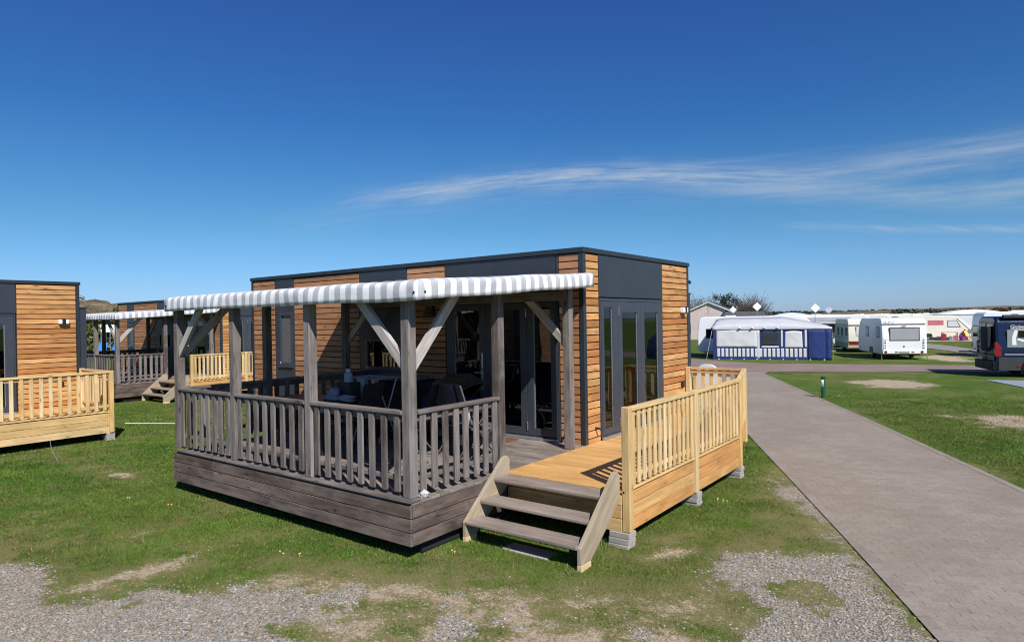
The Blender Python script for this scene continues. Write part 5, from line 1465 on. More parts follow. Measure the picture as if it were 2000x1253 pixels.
dish(1432, 47.5, .44, 'smaller square white satellite panel beside the brick gable', .50)
dish(1479, 47.5, .62, 'large square white satellite panel in front of the bare bush', .62)
dish(1592.5, 50, .46, 'square white satellite panel above the second caravan row', .66)
p = at(1619, 60); q = MB(); q.tube([(0, 0, 0), (0, 0, 2.9)], .03, 6); q.tube([(0, -.05, 2.9), (0, .02, 2.9)], .24, 14); o = q.build('round_dish', 'trim_white', None, loc=(p.x, p.y, 0)); tag(o, 'small round white satellite dish above the caravan roofs', 'satellite dish')


# ------------------------------------------------------------------ far rows of caravans
def far_rows():
    protos = [caravan('white caravan in the crowded far rows of the campsite', 2.2, 5.6, 2.5, b_, None, 'caravans in the far rows', 0, s_, (0, 0, 0), 0) for b_, s_ in
              (('caravan_white', .6), ('caravan_white', 1.1), ('caravan_cream', .8))]
    # small light things: the far copies show no parts beyond body and windows
    used = [False] * 3; k = 0
    made = []
    def far_label(i, rz, d, px):
        tone = ('white square-nosed caravan', 'white slope-nosed caravan', 'cream caravan')[i]; side = 'side-on' if rz < 0 else 'end-on'
        row = 'nearest far row' if d < 70 else ('second far row' if d < 78 else ('third far row' if d < 88 else ('fourth far row' if d < 100 else ('fifth far row' if d < 120 else ('sixth far row' if d < 140 else 'last far row')))))
        zone = 'above the tent roof' if px < 1500 else ('above the tent door' if px < 1625 else ('above the old cream caravan' if px < 1700 else ('above the black-lettered caravan' if px < 1815 else ('above the pink side panel' if px < 1890 else ('above the dark van' if px < 2005 else 'past the dark van')))))
        return f'{tone}, {side}, {row}, {zone}'
    rows = [(66, 1480, 1610), (74, 1500, 1650), (83, 1450, 2100), (92, 1440, 2100), (108, 1440, 2120), (128, 1480, 2120), (155, 1500, 2100)]
    for d, a_, b_ in rows:
        step = 5.4 / d * 1259 * (1.0 if d > 60 else 1.25); px = a_ + random.uniform(0, step * .5)
        while px < b_:
            i = random.randrange(3); p = at(px, d + random.uniform(-2, 2)); rz = R_(random.choice((-72, -70, -75, 20, 24, 108)) + random.uniform(-4, 4))
            if not used[i]: protos[i]['label'] = far_label(i, rz, d, px); made.append((px, protos[i])); protos[i].location = p; protos[i].rotation_euler = (0, 0, rz); protos[i].scale = (1, 1, random.uniform(.94, 1.0)); used[i] = True
            else:
                c = copy_tree(protos[i], None, p, rz); c.scale = (1, 1, random.uniform(.93, 1.01))
                c['label'] = far_label(i, rz, d, px); made.append((px, c))
                if d > 75:
                    for ch in list(c.children):
                        if ch.name.split('.')[0] in ('drawbar', 'chassis', 'wheel', 'wheel_arch', 'tail_lamps'):
                            for c2_ in list(ch.children): bpy.data.objects.remove(c2_)
                            bpy.data.objects.remove(ch)
            px += step * random.uniform(.85, 1.25); k += 1
    by = {}
    for px_, o_ in made: by.setdefault(o_['label'], []).append((px_, o_))
    for lb, ls in by.items():
        if len(ls) > 1:
            ls.sort(key=lambda a: a[0]); nm = ['left-hand', 'right-hand'] if len(ls) == 2 else ['leftmost', 'middle', 'rightmost'] if len(ls) == 3 else ['leftmost', 'second', 'third', 'rightmost', 'fifth', 'sixth']
            for w_, (px_, o_) in zip(nm, ls): o_['label'] = w_ + ' ' + lb
far_rows()

# awnings with pitched white roofs among the far caravans
for px, d, w_, lb in ((1548, 66, 4.2, 'white peaked awning roof left in the far rows'), (1905, 74, 6.0, 'white awning roof behind the cream caravan')):
    p = at(px, d); t = thing('peaked_awning', lb, 'awning', (p.x, p.y, 0), R_(20)); q = MB()
    q.prism([(-w_ / 2, 2.35), (w_ / 2, 2.35), (w_ * .2, 2.68), (0, 2.78), (-w_ * .2, 2.68)], 'y', 0, 3.); q.build('roof', 'caravan_white', t)
    q = MB(); q.box(-w_ / 2 + .1, w_ / 2 - .1, .1, 2.9, 0, 2.34); q.build('wall', 'caravan_grey', t)
# pergola-like brown frame with cream side wall
p = at(1874, 75); t = thing('open_shelter', 'brown framed open awning with cream wall, behind the yellow chair', 'awning', (p.x, p.y, 0), R_(12))
q = MB()
for x_ in (0.1, .75, 1.1): q.box(x_, x_ + .12, 0, .1, 0, 2.1)
q.beam((0, .05, 2.0), (2.6, .05, 2.22), .1, .14); q.build('frame', 'brown_frame', t)
q = MB(); q.box(1.3, 3.4, .3, .34, .2, 1.85); q.build('side_wall', 'lower_beige', t)
q = MB(); q.prism([(-2.5, 2.12), (3.6, 2.25), (3.6, 2.36), (-2.5, 2.30)], 'y', -.1, 2.5); q.build('roof', 'caravan_white', t)


def camp_chair(px, d, mat, label, rz=0, fabric=None, s=1.):
    p = at(px, d); t = thing('camping_chair', label, 'chair', (p.x, p.y, .02), rz); t.scale = (s, s, s)
    q = MB(); q.beam((-.25, -.2, .44), (.25, -.2, .44), .4, .03); q.build('seat', fabric or mat, t)
    q = MB(); q.beam((0, .0, .44), (0, .28, 1.02), .5, .03, (0, -1, .3)); q.build('backrest', fabric or mat, t)
    for x_ in (-.25, .25):
        q = MB(); q.tube([(x_, -.4, 0), (x_, .1, .62)], .02, 6); q.build('leg', mat, t); q = MB(); q.tube([(x_, .15, 0), (x_, -.35, .62)], .02, 6); q.build('leg', mat, t)
    return t


camp_chair(1890, 69.5, 'yellow_plastic', 'yellow folding chair on the pale strip by the cream caravan', R_(60), None, .85)
p = at(1841, 69.5); t = thing('folding_table', 'low folding table with red cloth sides before the cream caravan wheel', 'table', (p.x, p.y, .02), R_(16))
q = MB(); q.box(0, 1.15, 0, .5, .72, .76); q.build('tabletop', 'blind_grey', t)
for x_ in (0, 1.1):
    q = MB(); q.box(x_, x_ + .05, .0, .05, 0, .72); q.build('leg', 'maroon', t); q = MB(); q.box(x_, x_ + .05, .45, .5, 0, .72); q.build('leg', 'maroon', t)
p = at(1842, 69); t = thing('camping_chair', 'red folding chair hanging open left of the low table', 'chair', (p.x, p.y, .02), R_(16))
q = MB(); q.prism([(-.18, 0), (.2, 0), (.24, .60), (-.05, .66), (-.18, .52)], 'y', -.06, .06); q.build('cloth', 'red_fabric', t, bevel=.02)
q = MB(); q.prism([(.75, .05), (1.05, .05), (1.02, .48), (.75, .48)], 'y', -.05, .05); o = q.build('red_bag', 'pink_panel', None, bevel=.02, loc=(p.x, p.y, .02)); tag(o, 'pinkish red bag hanging at the right end of the low table', 'bag')
q = MB(); q.box(.42, .68, -.1, .1, 0, .42); o = q.build('grey_box', 'galv', None, bevel=.03, loc=(p.x, p.y, .02)); tag(o, 'small grey box under the low table', 'box')
p = at(1879, 69); q = MB(); q.tube([(0, 0, 0), (0, 0, .38)], [.19, .24], 16); o = q.build('bucket', 'purple', None, loc=(p.x, p.y, .02)); tag(o, 'round purple tub beside the yellow chair', 'tub')
p = at(1884, 70.5); q = MB(); q.prism([(-.26, 0), (.26, 0), (.16, .8), (0, 1.0), (-.12, .85)], 'y', 0, .2); o = q.build('red_parasol', 'red_fabric', None, bevel=.03, loc=(p.x, p.y, .02)); tag(o, 'folded red cloth standing behind the purple tub', 'parasol')
p = at(1894, 70); q = MB(); q.tube([(0, 0, .8), (0, .05, .8)], .2, 16); q.tube([(0, 0, 0), (0, 0, .62)], .03, 6); o = q.build('round_fan', 'galv', None, loc=(p.x, p.y, .02)); tag(o, 'round grey disc on a stand above the yellow chair', 'disc')

# bollard light
t = thing('bollard_light', 'green bollard light with a pale lens, on the grass beside the paved path', 'bollard light', (.66, 12.98, 0))
q = MB(); q.tube([(0, 0, -.02), (0, 0, .60)], .062, 20); q.build('body', 'bollard_green', t, bevel=.0, smooth=False)
q = MB(); q.tube([(0, 0, .6005), (0, 0, .635)], [.072, .068], 20); q.build('cap', 'black_plastic', t, bevel=.004)
q = MB(); n = 9
for i in range(n):
    a0, a1 = R_(-150 + i * 9), R_(-150 + (i + 1) * 9); r = .0645
    q.quad([(r * math.cos(a0), r * math.sin(a0), .33), (r * math.cos(a1), r * math.sin(a1), .33), (r * math.cos(a1), r * math.sin(a1), .55), (r * math.cos(a0), r * math.sin(a0), .55)], rnd=.5)
o = q.build('lens', 'white_plastic', t, smooth=True); o.modifiers.new('s', 'SOLIDIFY').thickness = .004


# ------------------------------------------------------------------ brick building, trees, dunes, hedges
def brick_building():
    c = at(1384, 74); t = thing('brick_building', 'pale brick building with white-trimmed gable, left of the blue tent', 'building', (c.x, c.y, 0), R_(14))
    Wd = 3.1
    q = MB(); q.prism([(-Wd, 0), (Wd, 0), (Wd, 2.70), (0, 4.05), (-Wd, 2.70)], 'y', 0, 9); q.build('wall', 'pale_brick', t)
    q = MB(); q.prism([(1.75, 2.0), (3.05, 2.0), (3.05, 2.69), (1.75, 3.24)], 'y', -.03, -.002); q.build('brown_gable_corner', 'brown_brick', t)
    q = MB(); q.box(1.62, 1.74, -.05, -.002, 0, 3.2); q.build('corner_strip', 'fascia_white', t)
    q = MB(); q.beam((-Wd - .3, -.12, 2.62), (0, -.12, 4.10), .22, .10); q.beam((Wd + .3, -.12, 2.62), (0, -.12, 4.10), .22, .10); q.build('bargeboard', 'fascia_white', t)
    q = MB(); q.hexa([(-Wd - .4, -.2, 2.62), (0, -.2, 4.16), (0, 9.2, 4.16), (-Wd - .4, 9.2, 2.62), (-Wd - .4, -.2, 2.70), (0, -.2, 4.24), (0, 9.2, 4.24), (-Wd - .4, 9.2, 2.70)])
    q.hexa([(0, -.2, 4.16), (Wd + .4, -.2, 2.62), (Wd + .4, 9.2, 2.62), (0, 9.2, 4.16), (0, -.2, 4.24), (Wd + .4, -.2, 2.70), (Wd + .4, 9.2, 2.70), (0, 9.2, 4.24)]); q.build('roof', 'slate', t)
    q = MB(); q.tube([(.1, -.15, 2.9), (.1, -.15, 4.9)], .018, 6); q.tube([(.1, -.15, 4.55), (.1, -.15, 4.75)], .05, 8); q.build('aerial', 'galv', t)
    q = MB(); q.box(-2.6, -1.9, -.02, -.002, .7, 1.8); q.build('window', 'slate', t)
    # long low roof behind
    c = at(1470, 72); q = MB(); q.prism([(-.2, 0), (4.2, 0), (4.2, 2.55), (3.9, 3.0), (.1, 3.0), (-.2, 2.55)], 'y', 0, 3); o = q.build('low_building', ['slate'], None, loc=(c.x - 2.6, c.y - 1, 0)); o.rotation_euler = (0, 0, R_(25)); tag(o, 'low dark-roofed building between the two satellite panels', 'building')


brick_building()


def leaf_mesh(name, pts, size, cols, parent=None, label=None, cat=None, kind=None, mat='leaf_mass', group=None):
    pts = np.asarray(pts, float); n = len(pts)
    a = rng.normal(size=(n, 3)); a /= np.linalg.norm(a, axis=1, keepdims=True); b = rng.normal(size=(n, 3)); b -= (b * a).sum(1, keepdims=True) * a; b /= np.linalg.norm(b, axis=1, keepdims=True)
    s = size * (.5 + rng.random((n, 1)))
    v = np.stack([pts - a * s - b * s * .5, pts + a * s - b * s * .5, pts + a * s * .6 + b * s * .7, pts - a * s * .6 + b * s * .7], 1)
    f = np.arange(n * 4).reshape(n, 4); cols = np.array(cols); c = cols[rng.integers(0, len(cols), n)] * (.7 + .6 * rng.random((n, 1)))
    o = mesh_from(name, v.reshape(-1, 3), f, np.repeat(c, 4, 0), mat, label, cat, kind, group)
    if parent is not None: o.parent = parent
    return o


def twig_tree(px, d, h, spread, label, n=260, kind='fan', mat='twig', seed=1, base=.0, trunk=.12, lean=0., name='bare_tree'):
    r = random.Random(seed); c = at(px, d); t = thing(name, label, 'tree', (c.x, c.y, 0)); q = MB(); segs = []
    def grow(p, dirv, L, rad, lev):
        k = 3; pts = [p]; d_ = dirv.normalized()
        for i in range(k):
            d_ = (d_ + Vector((r.uniform(-.22, .22) + lean * .06, r.uniform(-.22, .22), r.uniform(-.02, .16)))).normalized(); pts.append(pts[-1] + d_ * L / k)
        segs.append((pts, [rad * (1 - .6 * i / k) for i in range(k + 1)], lev))
        if lev <= 0: return
        for j in range(r.choice((3, 4, 4, 5))):
            q0 = pts[r.randint(1, k)]; ang = r.uniform(0, 6.283); tilt = r.uniform(.35, .8)
            ax = Vector((math.cos(ang), math.sin(ang), .25)); grow(q0, d_ * (1 - tilt) + ax * tilt, L * r.uniform(.5, .75), rad * .5, lev - 1)
    if kind == 'fan':
        for i in range(n):
            a = r.uniform(0, 6.283); k = math.sqrt(r.random()); dv = Vector((math.cos(a) * k * spread / h, math.sin(a) * k * spread / h, 1))
            grow(Vector((math.cos(a) * k * .5, math.sin(a) * k * .5, 0)), dv, h * r.uniform(.65, .95) * (1 - .25 * k * k), .022, 1)
    else:
        for i in range(3): grow(Vector((r.uniform(-.6, .6), r.uniform(-.3, .3), 0)), Vector((r.uniform(-.25, .25), r.uniform(-.2, .2), 1)), h * .55, trunk, 4)
    tr = MB(); cr = MB()
    for pts, rs, lev in segs:
        (tr if (lev >= 3 or (kind == 'fan' and lev == 1)) else cr).tube(pts, [max(x, .012) for x in rs], 4 if lev > 1 else 3, caps=False)
    tr.build('trunk', 'bark' if kind != 'fan' else mat, t); cr.build('crown', mat, t)
    return t


twig_tree(1469, 80, 3.9, 1.15, 'round bare brown bush tree behind the large satellite panel', 420, 'fan', 'twig', 3)
twig_tree(1452, 83, 3.1, .9, 'lower bare bush left of the round one, behind the satellite panels', 300, 'fan', 'twig', 8)
twig_tree(1360, 86, 4.4, 3, 'grey bare tree behind the left slope of the brick gable', 0, 'tree', 'twig', 5)
twig_tree(1350, 92, 4.6, 3, 'tall grey bare tree touching the cabin edge', 0, 'tree', 'twig', 15)
twig_tree(1388, 84, 4.0, 3, 'reddish bare tree directly behind the brick gable', 0, 'tree', 'twig_red', 9)
twig_tree(1430, 84, 3.8, 3, 'bare tree between the pine and the round bush', 0, 'tree', 'twig', 12)
twig_tree(1386, 88, 3.8, 1.3, 'dense bare bush behind the gable ridge', 220, 'fan', 'twig_red', 21)


def pine(px, d):
    c = at(px, d); t = thing('pine_tree', 'dark green windswept pine above the brick building', 'tree', (c.x, c.y, 0)); q = MB()
    rr = random.Random(4); tips = []
    for bx in (-.9, .55):
        top = Vector((bx * 1.6, 0, 4.7)); q.tube([(bx, 0, 0), (bx * 1.1, .1, 2.4), tuple(top)], [.16, .11, .05], 8)
        for k in range(9):
            z = rr.uniform(3.0, 5.0); a = rr.uniform(0, 6.28); p1 = Vector((bx * 1.2 + math.cos(a) * rr.uniform(.5, 1.4), math.sin(a) * .9, z + rr.uniform(.1, .8))); q.tube([(bx * 1.1, 0, z - .4), tuple(p1)], [.05, .02], 5); tips.append(p1)
    q.build('trunk', 'bark', t)
    pts = []
    for p in tips + [Vector((x, rr.uniform(-.5, .5), 5.0 + .45 * math.sin(x * 2.4) + rr.uniform(-.15, .35))) for x in np.linspace(-2.1, 2.3, 12)]:
        n = 90; s = rr.uniform(.26, .5); g_ = rng.normal(size=(n, 3)) * (s, s, s * .62); pts.append(g_ + np.array(p))
    leaf_mesh('crown', np.concatenate(pts), .075, [(.034, .042, .020), (.050, .060, .026), (.028, .034, .016)], t)
    t.scale = (.62, .62, .86); return t


pine(1421, 79)


def dunes():
    # grassy dune far left, and the low rise on the far right
    def hill(name, c, rx, ry, h, mat, label, res=70, seed=0., rz=0.):
        xs = np.linspace(-1.3, 1.3, res); X, Y = np.meshgrid(xs, xs); r = np.sqrt(X ** 2 + Y ** 2)
        Zv = h * np.clip(np.cos(np.clip(r, 0, 1.25) / 1.25 * np.pi / 2), 0, 1) ** 1.3
        Zv = Zv * (.72 + .56 * fbm(X * 3 + seed, Y * 3, 1.2, 5)) + (fbm(X * 14 + seed, Y * 14, 1., 4) - .5) * h * .09 - .25
        v = np.stack([X * rx, Y * ry, Zv], -1).reshape(-1, 3); idx = np.arange(res * res).reshape(res, res)
        f = np.stack([idx[:-1, :-1], idx[:-1, 1:], idx[1:, 1:], idx[1:, :-1]], -1).reshape(-1, 4)
        me = bpy.data.meshes.new(name); me.from_pydata(v.tolist(), [], f.tolist()); me.polygons.foreach_set('use_smooth', [True] * len(f)); me.materials.append(M[mat])
        o = bpy.data.objects.new(name, me); link(o); o.location = c; o.rotation_euler = (0, 0, rz); tag(o, label, None, None, 'structure'); return o
    hill('dune', at(168, 128), 15, 26, 7.0, 'dune', 'brownish grassy dune behind the left cabins', 110, 3., R_(60))
    hill('dune', at(60, 150), 40, 25, 7.4, 'dune', 'long dune behind the leftmost cabin', 90, 8., R_(60))
    hill('hills', at(2150, 420), 190, 60, 5.6, 'dune', 'low scrubby rise on the right horizon', 90, 5., R_(15))


dunes()


def band(name, px0, px1, d, z0, z1, n, size, cols, label, depth=6., kind='stuff', cat=None, uneven=.35):
    px = px0 + (px1 - px0) * rng.random(n); prof = .55 + .45 * fbm(px * .11, px * 0 + d, 1., 4) * 1.6 * 1.0; prof = np.clip(prof, .4, 1.0)
    pts = []
    for i in range(n):
        p = at(px[i], d + (rng.random() - .5) * depth); zt_ = z0 + (z1 - z0) * (1 - uneven + uneven * prof[i]) ; pts.append((p.x, p.y, z0 + (zt_ - z0) * rng.random() ** .6))
    return leaf_mesh(name, pts, size, cols, None, label, cat, kind)


band('far_woods', -700, 2700, 620, 0, 5.4, 26000, 1.1, [(.060, .070, .072), (.075, .080, .080), (.050, .058, .062)], 'blue-grey line of far woods on the horizon', 60)  # distance haze is painted into the blue-grey leaf colours
band('far_scrub', 1740, 2700, 260, 0, 3.6, 9000, .45, [(.085, .075, .045), (.07, .072, .04), (.11, .095, .06)], 'olive brown scrub along the right horizon', 30)
band('hedge', 150, 262, 62, 0, 3.3, 9000, .13, [(.10, .11, .03), (.14, .135, .04), (.07, .08, .025)], 'yellow-green hedge behind the far left terrace', 3., None, 'hedge')
band('bush', 222, 246, 70, 0, 4.3, 1500, .10, [(.09, .10, .035), (.12, .12, .05)], 'thin pale bush rising beside the distant cabin corner', 1.5, None, 'bush')

# white awning with blue chairs at the far left
p = at(160, 61); t = thing('striped_awning', 'white scalloped awning with slim poles and bars, far left behind the terrace', 'awning', (p.x, p.y, 0), R_(52)); t.scale = (1.5, 1.2, 1.2)
q = MB(); q.prism([(0, 2.12), (0, 1.72), (3.4, 1.72), (3.4, 2.08), (2.8, 2.22), (.8, 2.24)], 'y', 0, 2.5); q.build('roof', 'trim_white', t, bevel=.03)
q = MB()
for k in range(17): q.tube([(.1 + k * .2, -.0, .1), (.1 + k * .2, -.0, 1.72)], .022 if k % 4 else .045, 5)
q.build('pole', 'galv', t)
q = MB(); q.box(.2, 3.3, 2.2, 2.26, .1, 1.7); q.build('rear_wall', 'lower_beige', t)
for k, (px, lb) in enumerate(((197, 'blue chair nearest the thick post under the far white awning'), (222, 'blue chair half behind the grey post under the far white awning'))):
    c_ = camp_chair(px, 59, 'galv', lb, R_(40 - 20 * k), 'blue_plastic', 1.25)


# ------------------------------------------------------------------ things on the terrace
def furniture():
    t = thing('dining_table', 'dark table with a glossy top behind the terrace railing', 'table', (-3.55, -2.25, ZD))
    q = MB(); q.box(-.8, .8, -.45, .45, .705, .735); q.build('tabletop', 'black_plastic', t, bevel=.01)
    for x in (-.72, .72):
        for y in (-.38, .38): q = MB(); q.box(x - .025, x + .025, y - .025, y + .025, 0, .704); q.build('leg', 'black_plastic', t, bevel=.004)
    q = MB()
    for (x, y, r) in ((0, 0, (.20, .13, .035)), (.22, .10, (.16, .10, .045)), (-.12, .13, (.10, .09, .085)), (.38, -.02, (.14, .06, .025))): q.blob((x, y, r[2] * .8), r, 12, 8, .7)
    o = q.build('crumpled_cloth', 'white_cloth', None, loc=(-3.12, -2.22, ZD + .735), smooth=True); tag(o, 'crumpled white cloth lying on the dark terrace table', 'cloth')
    t = thing('bottle', 'white plastic bottle standing on the black box on the table', 'bottle', (-3.12, -1.92, ZD + .985))
    q = MB(); q.tube([(0, 0, 0), (0, 0, .13), (0, 0, .16)], [.065, .065, .03], 14); q.build('body', 'white_cloth', t); q = MB(); q.tube([(0, 0, .161), (0, 0, .20)], .035, 12); q.build('cap', 'white_plastic', t)
    q = MB(); q.box(-.16, .16, -.12, .12, 0, .25); o = q.build('black_box', 'black_plastic', None, bevel=.02, loc=(-3.12, -1.92, ZD + .735)); tag(o, 'square black box on the table under the white bottle', 'box')
    # drying rack with small laundry
    t = thing('drying_rack', 'small wire drying rack with grey and white laundry beside the covered grill', 'drying rack', (-2.95, -1.55, ZD))
    q = MB()
    for x in (-.3, .3):
        q.tube([(x, -.2, 0), (x, .2, 1.02)], .012, 6); q.tube([(x, .2, 0), (x, -.2, 1.02)], .012, 6)
    for y in np.linspace(-.25, .25, 7): q.tube([(-.38, y, 1.03), (.38, y, 1.03)], .008, 5)
    q.tube([(-.38, -.25, 1.03), (-.38, .25, 1.03)], .012, 6); q.tube([(.38, -.25, 1.03), (.38, .25, 1.03)], .012, 6); q.build('frame', 'galv', t)
    for i, (x, y, w, h, m) in enumerate(((-.25, -.25, .16, .26, 'white_cloth'), (-.02, -.25, .20, .32, 'cushion'), (.22, -.17, .12, .34, 'white_cloth'), (.05, -.08, .18, .24, 'grey_mesh'), (-.2, .08, .2, .28, 'cushion'), (.28, -.25, .05, .42, 'pale_wood'))):
        q = MB(); nn = 8
        for k in range(nn):
            a, b = x - w / 2 + w * k / nn, x - w / 2 + w * (k + 1) / nn; oa, ob = .015 * math.sin(k * 1.4 + i), .015 * math.sin((k + 1) * 1.4 + i)
            q.quad([(a, y - .012 + oa, 1.03 - h - oa * 2), (b, y - .012 + ob, 1.03 - h - ob * 2), (b, y - .012, 1.04), (a, y - .012, 1.04)], rnd=.5)
        o = q.build('laundry', m, t, smooth=True); o.modifiers.new('s', 'SOLIDIFY').thickness = .006
    # covered grill
    t = thing('covered_grill', 'tall black covered grill cart with a grey checked cloth on top', 'grill', (-3.05, -.95, ZD))
    q = MB(); q.prism(rounded([(-.66, 0), (.66, 0), (.60, .96), (-.60, .96)], .06), 'y', -.30, .30); q.build('cover', 'black_fabric', t, bevel=.04, seg=2)
    q = MB(); q.hexa([(-.70, -.36, .965), (.66, -.34, .965), (.66, .34, .985), (-.70, .34, .975), (-.70, -.36, .985), (.66, -.34, .985), (.66, .34, 1.005), (-.70, .34, .995)]); q.build('top_cloth', 'checked_cloth', t, bevel=.005)
    q = MB(); q.tube([(0, 0, 0), (.16, .05, 1.0)], .012, 8); o = q.build('broom_handle', 'galv', None, loc=(-2.28, -1.5, ZD)); tag(o, 'thin pale stick leaning beside the grill, left of the corner post', 'stick')
    # dark folding chairs
    def chair(x, y, rz, label, mat='black_fabric', fr='black_plastic'):
        t = thing('folding_chair', label, 'chair', (x, y, ZD), rz, 'folding chairs on the terrace')
        q = MB(); q.box(-.24, .24, -.22, .22, .42, .445); q.build('seat', mat, t, bevel=.01)
        q = MB(); q.hexa([(-.24, .20, .50), (.24, .20, .50), (.24, .23, .50), (-.24, .23, .50), (-.23, .36, 1.04), (.23, .36, 1.04), (.23, .385, 1.04), (-.23, .385, 1.04)]); q.build('backrest', mat, t, bevel=.012, seg=2)
        for sx in (-.25, .25):
            q = MB(); q.tube([(sx, -.28, 0), (sx, .22, .62)], .013, 6); q.build('leg', fr, t); q = MB(); q.tube([(sx, .30, 0), (sx, -.20, .60), (sx, .22, .62)], .013, 6); q.build('leg', fr, t)
        return t
    chair(-3.9, -1.45, R_(10), 'black folding chair at the far side of the dark table'); chair(-2.5, -2.3, R_(-80), 'black folding chair at the right end of the dark table')
    chair(-1.55, -2.1, R_(-60), 'black folding chair turned away, just left of the stroller')
    chair(-1.15, -1.45, R_(170), 'grey mesh folding chair in front of the stroller', 'grey_mesh', 'van_grey'); chair(-.78, -1.5, R_(150), 'grey-legged folding chair with a folded white jacket over it', 'grey_mesh', 'van_grey')
    q = MB(); q.blob((0, 0, 0), (.13, .10, .06), 14, 9, .5); q.blob((.06, -.09, -.12), (.07, .04, .14), 12, 8, .4); o = q.build('folded_jacket', 'white_cloth', None, loc=(-.80, -1.78, ZD + .73), smooth=True); tag(o, 'pale blue-white jacket hung over the chair beside the door post', 'jacket')
    # stroller
    t = thing('stroller', 'dark stroller with an olive hood parked before the glass door', 'stroller', (-1.75, -1.05, ZD), R_(8))
    q = MB(); n1, n2 = 16, 18; P_ = []
    for i in range(n1 + 1):
        th = R_(-8 + 150 * i / n1)
        for j in range(n2 + 1):
            ph = R_(-90 + 180 * j / n2); r = .36 + .012 * (1 if i % 4 == 0 else -.4)
            P_.append((-.10 - math.cos(th) * r * 1.25 * (.55 + .45 * math.cos(ph)) + .28, math.sin(ph) * .27, .74 + math.sin(th) * r * (.6 + .4 * math.cos(ph))))
    for i in range(n1):
        for j in range(n2): k = i * (n2 + 1) + j; q.quad([P_[k], P_[k + 1], P_[k + n2 + 2], P_[k + n2 + 1]], rnd=.5)
    o = q.build('hood', 'olive', t, smooth=True); o.modifiers.new('s', 'SOLIDIFY').thickness = .012
    q = MB(); q.prism(rounded([(-.42, .42), (.30, .40), (.42, .72), (-.40, .78)], .08), 'y', -.23, .23); q.build('seat', 'navy', t, bevel=.03, seg=2)
    q = MB()
    for y in (-.25, .25):
        q.tube([(-.42, y, .16), (.10, y, .62), (.45, y, .95), (.62, y, 1.0)], .014, 8); q.tube([(.38, y, .15), (0, y, .55)], .014, 8)
    q.tube([(.62, -.25, 1.0), (.62, .25, 1.0)], .018, 8); q.build('frame', 'black_plastic', t)
    for x, y, r in ((-.42, -.27, .13), (-.42, .27, .13), (.40, -.29, .16), (.40, .29, .16)):
        q = MB(); q.tube([(x, y - .02, r), (x, y + .02, r)], r, 20); wl = q.build('wheel', 'rubber', t); q = MB(); q.tube([(x, y - .026, r), (x, y + .026, r)], r * .5, 14); q.build('hub', 'rim', wl)
    # coiled springs behind the left railing: folding garden lounger with elastic cords
    for i, (x, y, lb) in enumerate(((-4.42, -3.28, 'left coiled black hose hanging behind the left railing panel'), (-4.15, -3.24, 'right coiled black hose hanging behind the left railing panel'))):
        q = MB(); pts = [(.035 * math.cos(a), .035 * math.sin(a), .05 + a / (2 * math.pi) * .026) for a in np.arange(0, 2 * math.pi * 33, .7)]; q.tube(pts, .009, 5); o = q.build('coiled_hose', 'black_plastic', None, loc=(x, y, ZD), smooth=True); tag(o, lb, 'hose', 'coiled hoses behind the railing')
    # low pink/brown doormat and shoes by the door
    q = MB(); q.box(-.35, .35, -.22, .22, 0, .012); o = q.build('doormat', 'brown_board', None, bevel=.004, loc=(-1.5, -.35, ZD + .001)); tag(o, 'dark flat doormat before the glass door', 'doormat')


furniture()


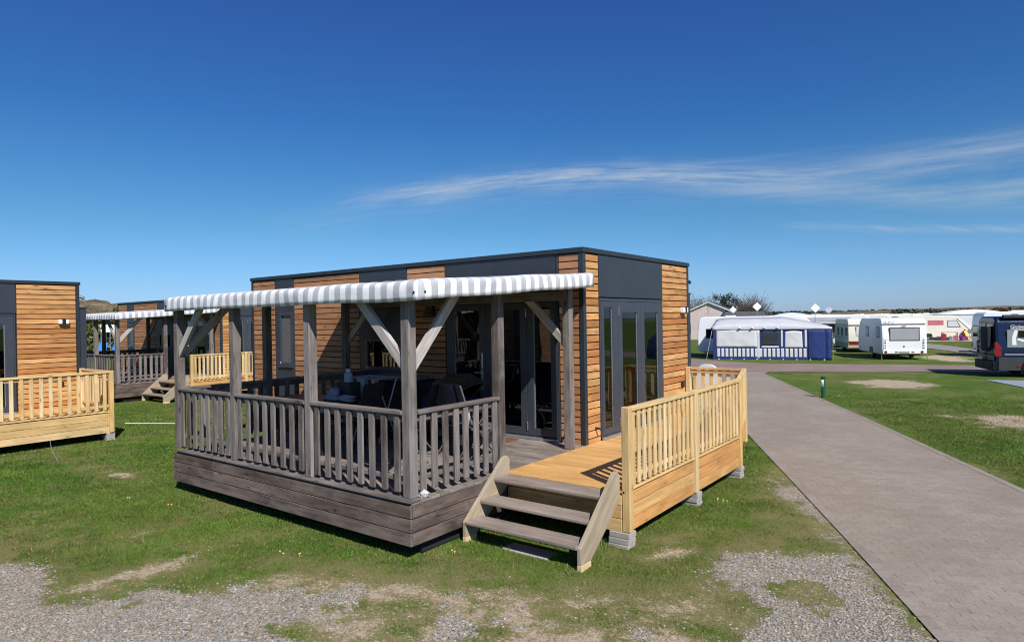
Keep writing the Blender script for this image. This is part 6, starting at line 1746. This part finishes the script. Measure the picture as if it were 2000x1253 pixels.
# ------------------------------------------------------------------ person inside, behind the glass door
def person():
    fl = .605; t = thing('person', 'person in a pale shirt and dark trousers standing behind the glass door', 'person', (-1.93, .42, fl), R_(25))
    J = {'pel': (0, 0, .93, .125, .105), 'wai': (0, .01, 1.08, .115, .095), 'che': (0, .01, 1.30, .15, .11), 'neb': (0, .0, 1.44, .075, .065), 'nec': (0, -.005, 1.51, .052, .052),
         'hd1': (0, -.02, 1.58, .070, .080), 'hd2': (0, -.02, 1.66, .080, .095), 'hd3': (0, -.01, 1.73, .070, .080)}
    for s, n in ((-1, 'l'), (1, 'r')):
        J.update({'hip' + n: (s * .09, 0, .88, .095, .095), 'kne' + n: (s * .10, -.02, .50, .062, .062), 'ank' + n: (s * .10, .02, .09, .042, .042), 'toe' + n: (s * .11, -.15, .035, .038, .028),
                  'sho' + n: (s * .18, .0, 1.40, .058, .058), 'elb' + n: (s * .23, -.02, 1.13, .044, .044), 'wri' + n: (s * .19, -.20, 1.02, .028, .028), 'pal' + n: (s * .165, -.275, 1.02, .034, .018)})
    E = [('pel', 'wai'), ('wai', 'che'), ('che', 'neb'), ('neb', 'nec'), ('nec', 'hd1'), ('hd1', 'hd2'), ('hd2', 'hd3')]
    for n in 'lr': E += [('pel', 'hip' + n), ('hip' + n, 'kne' + n), ('kne' + n, 'ank' + n), ('ank' + n, 'toe' + n), ('neb', 'sho' + n), ('sho' + n, 'elb' + n), ('elb' + n, 'wri' + n), ('wri' + n, 'pal' + n)]
    for s, n in ((-1, 'l'), (1, 'r')):
        for k in range(4):
            a, b, c = f'f{k}a{n}', f'f{k}b{n}', f'f{k}c{n}'; dx = (k - 1.5) * .017; Lf = (.030, .034, .032, .025)[k]
            px = s * .165 + dx; J[a] = (px, -.305, 1.018, .0092, .0088); J[b] = (px, -.31 - Lf, 1.008, .0085, .008); J[c] = (px, -.315 - Lf * 1.5, .985, .0075, .007); E += [('pal' + n, a), (a, b), (b, c)]
        J['ta' + n] = (s * .165 - s * .034, -.262, 1.012, .011, .010); J['tb' + n] = (s * .165 - s * .050, -.292, 1.0, .009, .009); E += [('pal' + n, 'ta' + n), ('ta' + n, 'tb' + n)]
    names = list(J); me = bpy.data.meshes.new('body'); me.from_pydata([J[k][:3] for k in names], [(names.index(a), names.index(b)) for a, b in E], [])
    o = bpy.data.objects.new('body', me); link(o); sk = o.modifiers.new('skin', 'SKIN'); 
    for i, k in enumerate(names): v = me.skin_vertices[0].data[i]; v.radius = J[k][3:5]; v.use_root = (k == 'pel')
    ss = o.modifiers.new('sub', 'SUBSURF'); ss.levels = ss.render_levels = 2
    bpy.context.view_layer.update(); dg = bpy.context.evaluated_depsgraph_get(); bm_ = bpy.data.meshes.new_from_object(o.evaluated_get(dg)); bpy.data.objects.remove(o)
    for m_ in ('skin', 'shirt', 'trousers', 'black_plastic'): bm_.materials.append(M[m_])
    for p_ in bm_.polygons:
        c = p_.center; p_.use_smooth = True
        if c.z < .075: p_.material_index = 3
        elif c.z < .95 and c.y > -.17 or c.z < .8: p_.material_index = 2
        elif c.z < 1.475 and not (c.y < -.10): p_.material_index = 1
        else: p_.material_index = 0
    o = bpy.data.objects.new('body', bm_); link(o); o.parent = t
    q = MB(); q.blob((0, .018, 1.70), (.092, .100, .105), 16, 10, .15)
    for s in (-1, 1): q.blob((s * .078, .01, 1.64), (.018, .05, .06), 8, 6)
    q.build('hair', 'hair', t, smooth=True)
    q = MB(); q.tube([(0, -.10, 1.665), (0, -.125, 1.635), (0, -.105, 1.625)], [.008, .013, .009], 8)
    for s in (-1, 1): q.blob((s * .084, .0, 1.65), (.012, .02, .03), 8, 6)
    q.build('face', 'skin', t, smooth=True)
    q = MB()
    for s in (-1, 1): q.blob((s * .03, -.098, 1.668), (.011, .006, .006), 8, 5)
    q.tube([(-.022, -.098, 1.60), (0, -.103, 1.598), (.022, -.098, 1.60)], .0045, 6); q.build('eyes_and_mouth', 'maroon', t)


person()
t = thing('garden_chair', 'white garden chair with a rounded back, behind the far ramp rail', 'chair', (.21, 4.5, 0))
q = MB(); q.prism(rounded([(-.24, .62), (.24, .62), (.24, 1.44), (.12, 1.555), (-.12, 1.555), (-.24, 1.44)], .12, 5), 'y', 0, .04); q.build('backrest', 'white_plastic', t, bevel=.01)
q = MB(); q.box(-.25, .25, -.40, .0, .60, .64); q.build('seat', 'white_plastic', t, bevel=.015)
for x_ in (-.22, .22):
    for y_ in (-.38, .02): q = MB(); q.tube([(x_, y_, 0), (x_ * .95, y_, .60)], .022, 8); q.build('leg', 'white_plastic', t)
# ramp-side guy lines of the left plot
q = MB(); q.tube([(-11.9, -.45, .30), (-12.9, -1.24, .33)], .010, 6); 
o = q.build('white_rod', 'white_plastic', None, loc=(0, 0, -.28)); tag(o, 'thin white rod lying on the lawn between the two left cabins', 'rod')
q = MB(); q.tube([(-9.09, -3.92, 0), (-9.35, -3.95, .22), (-9.6, -3.9, .42)], .004, 5); o = q.build('grass_stalk', 'galv', None); tag(o, 'thin pale stake standing in the lawn before the left ramp', 'stake')
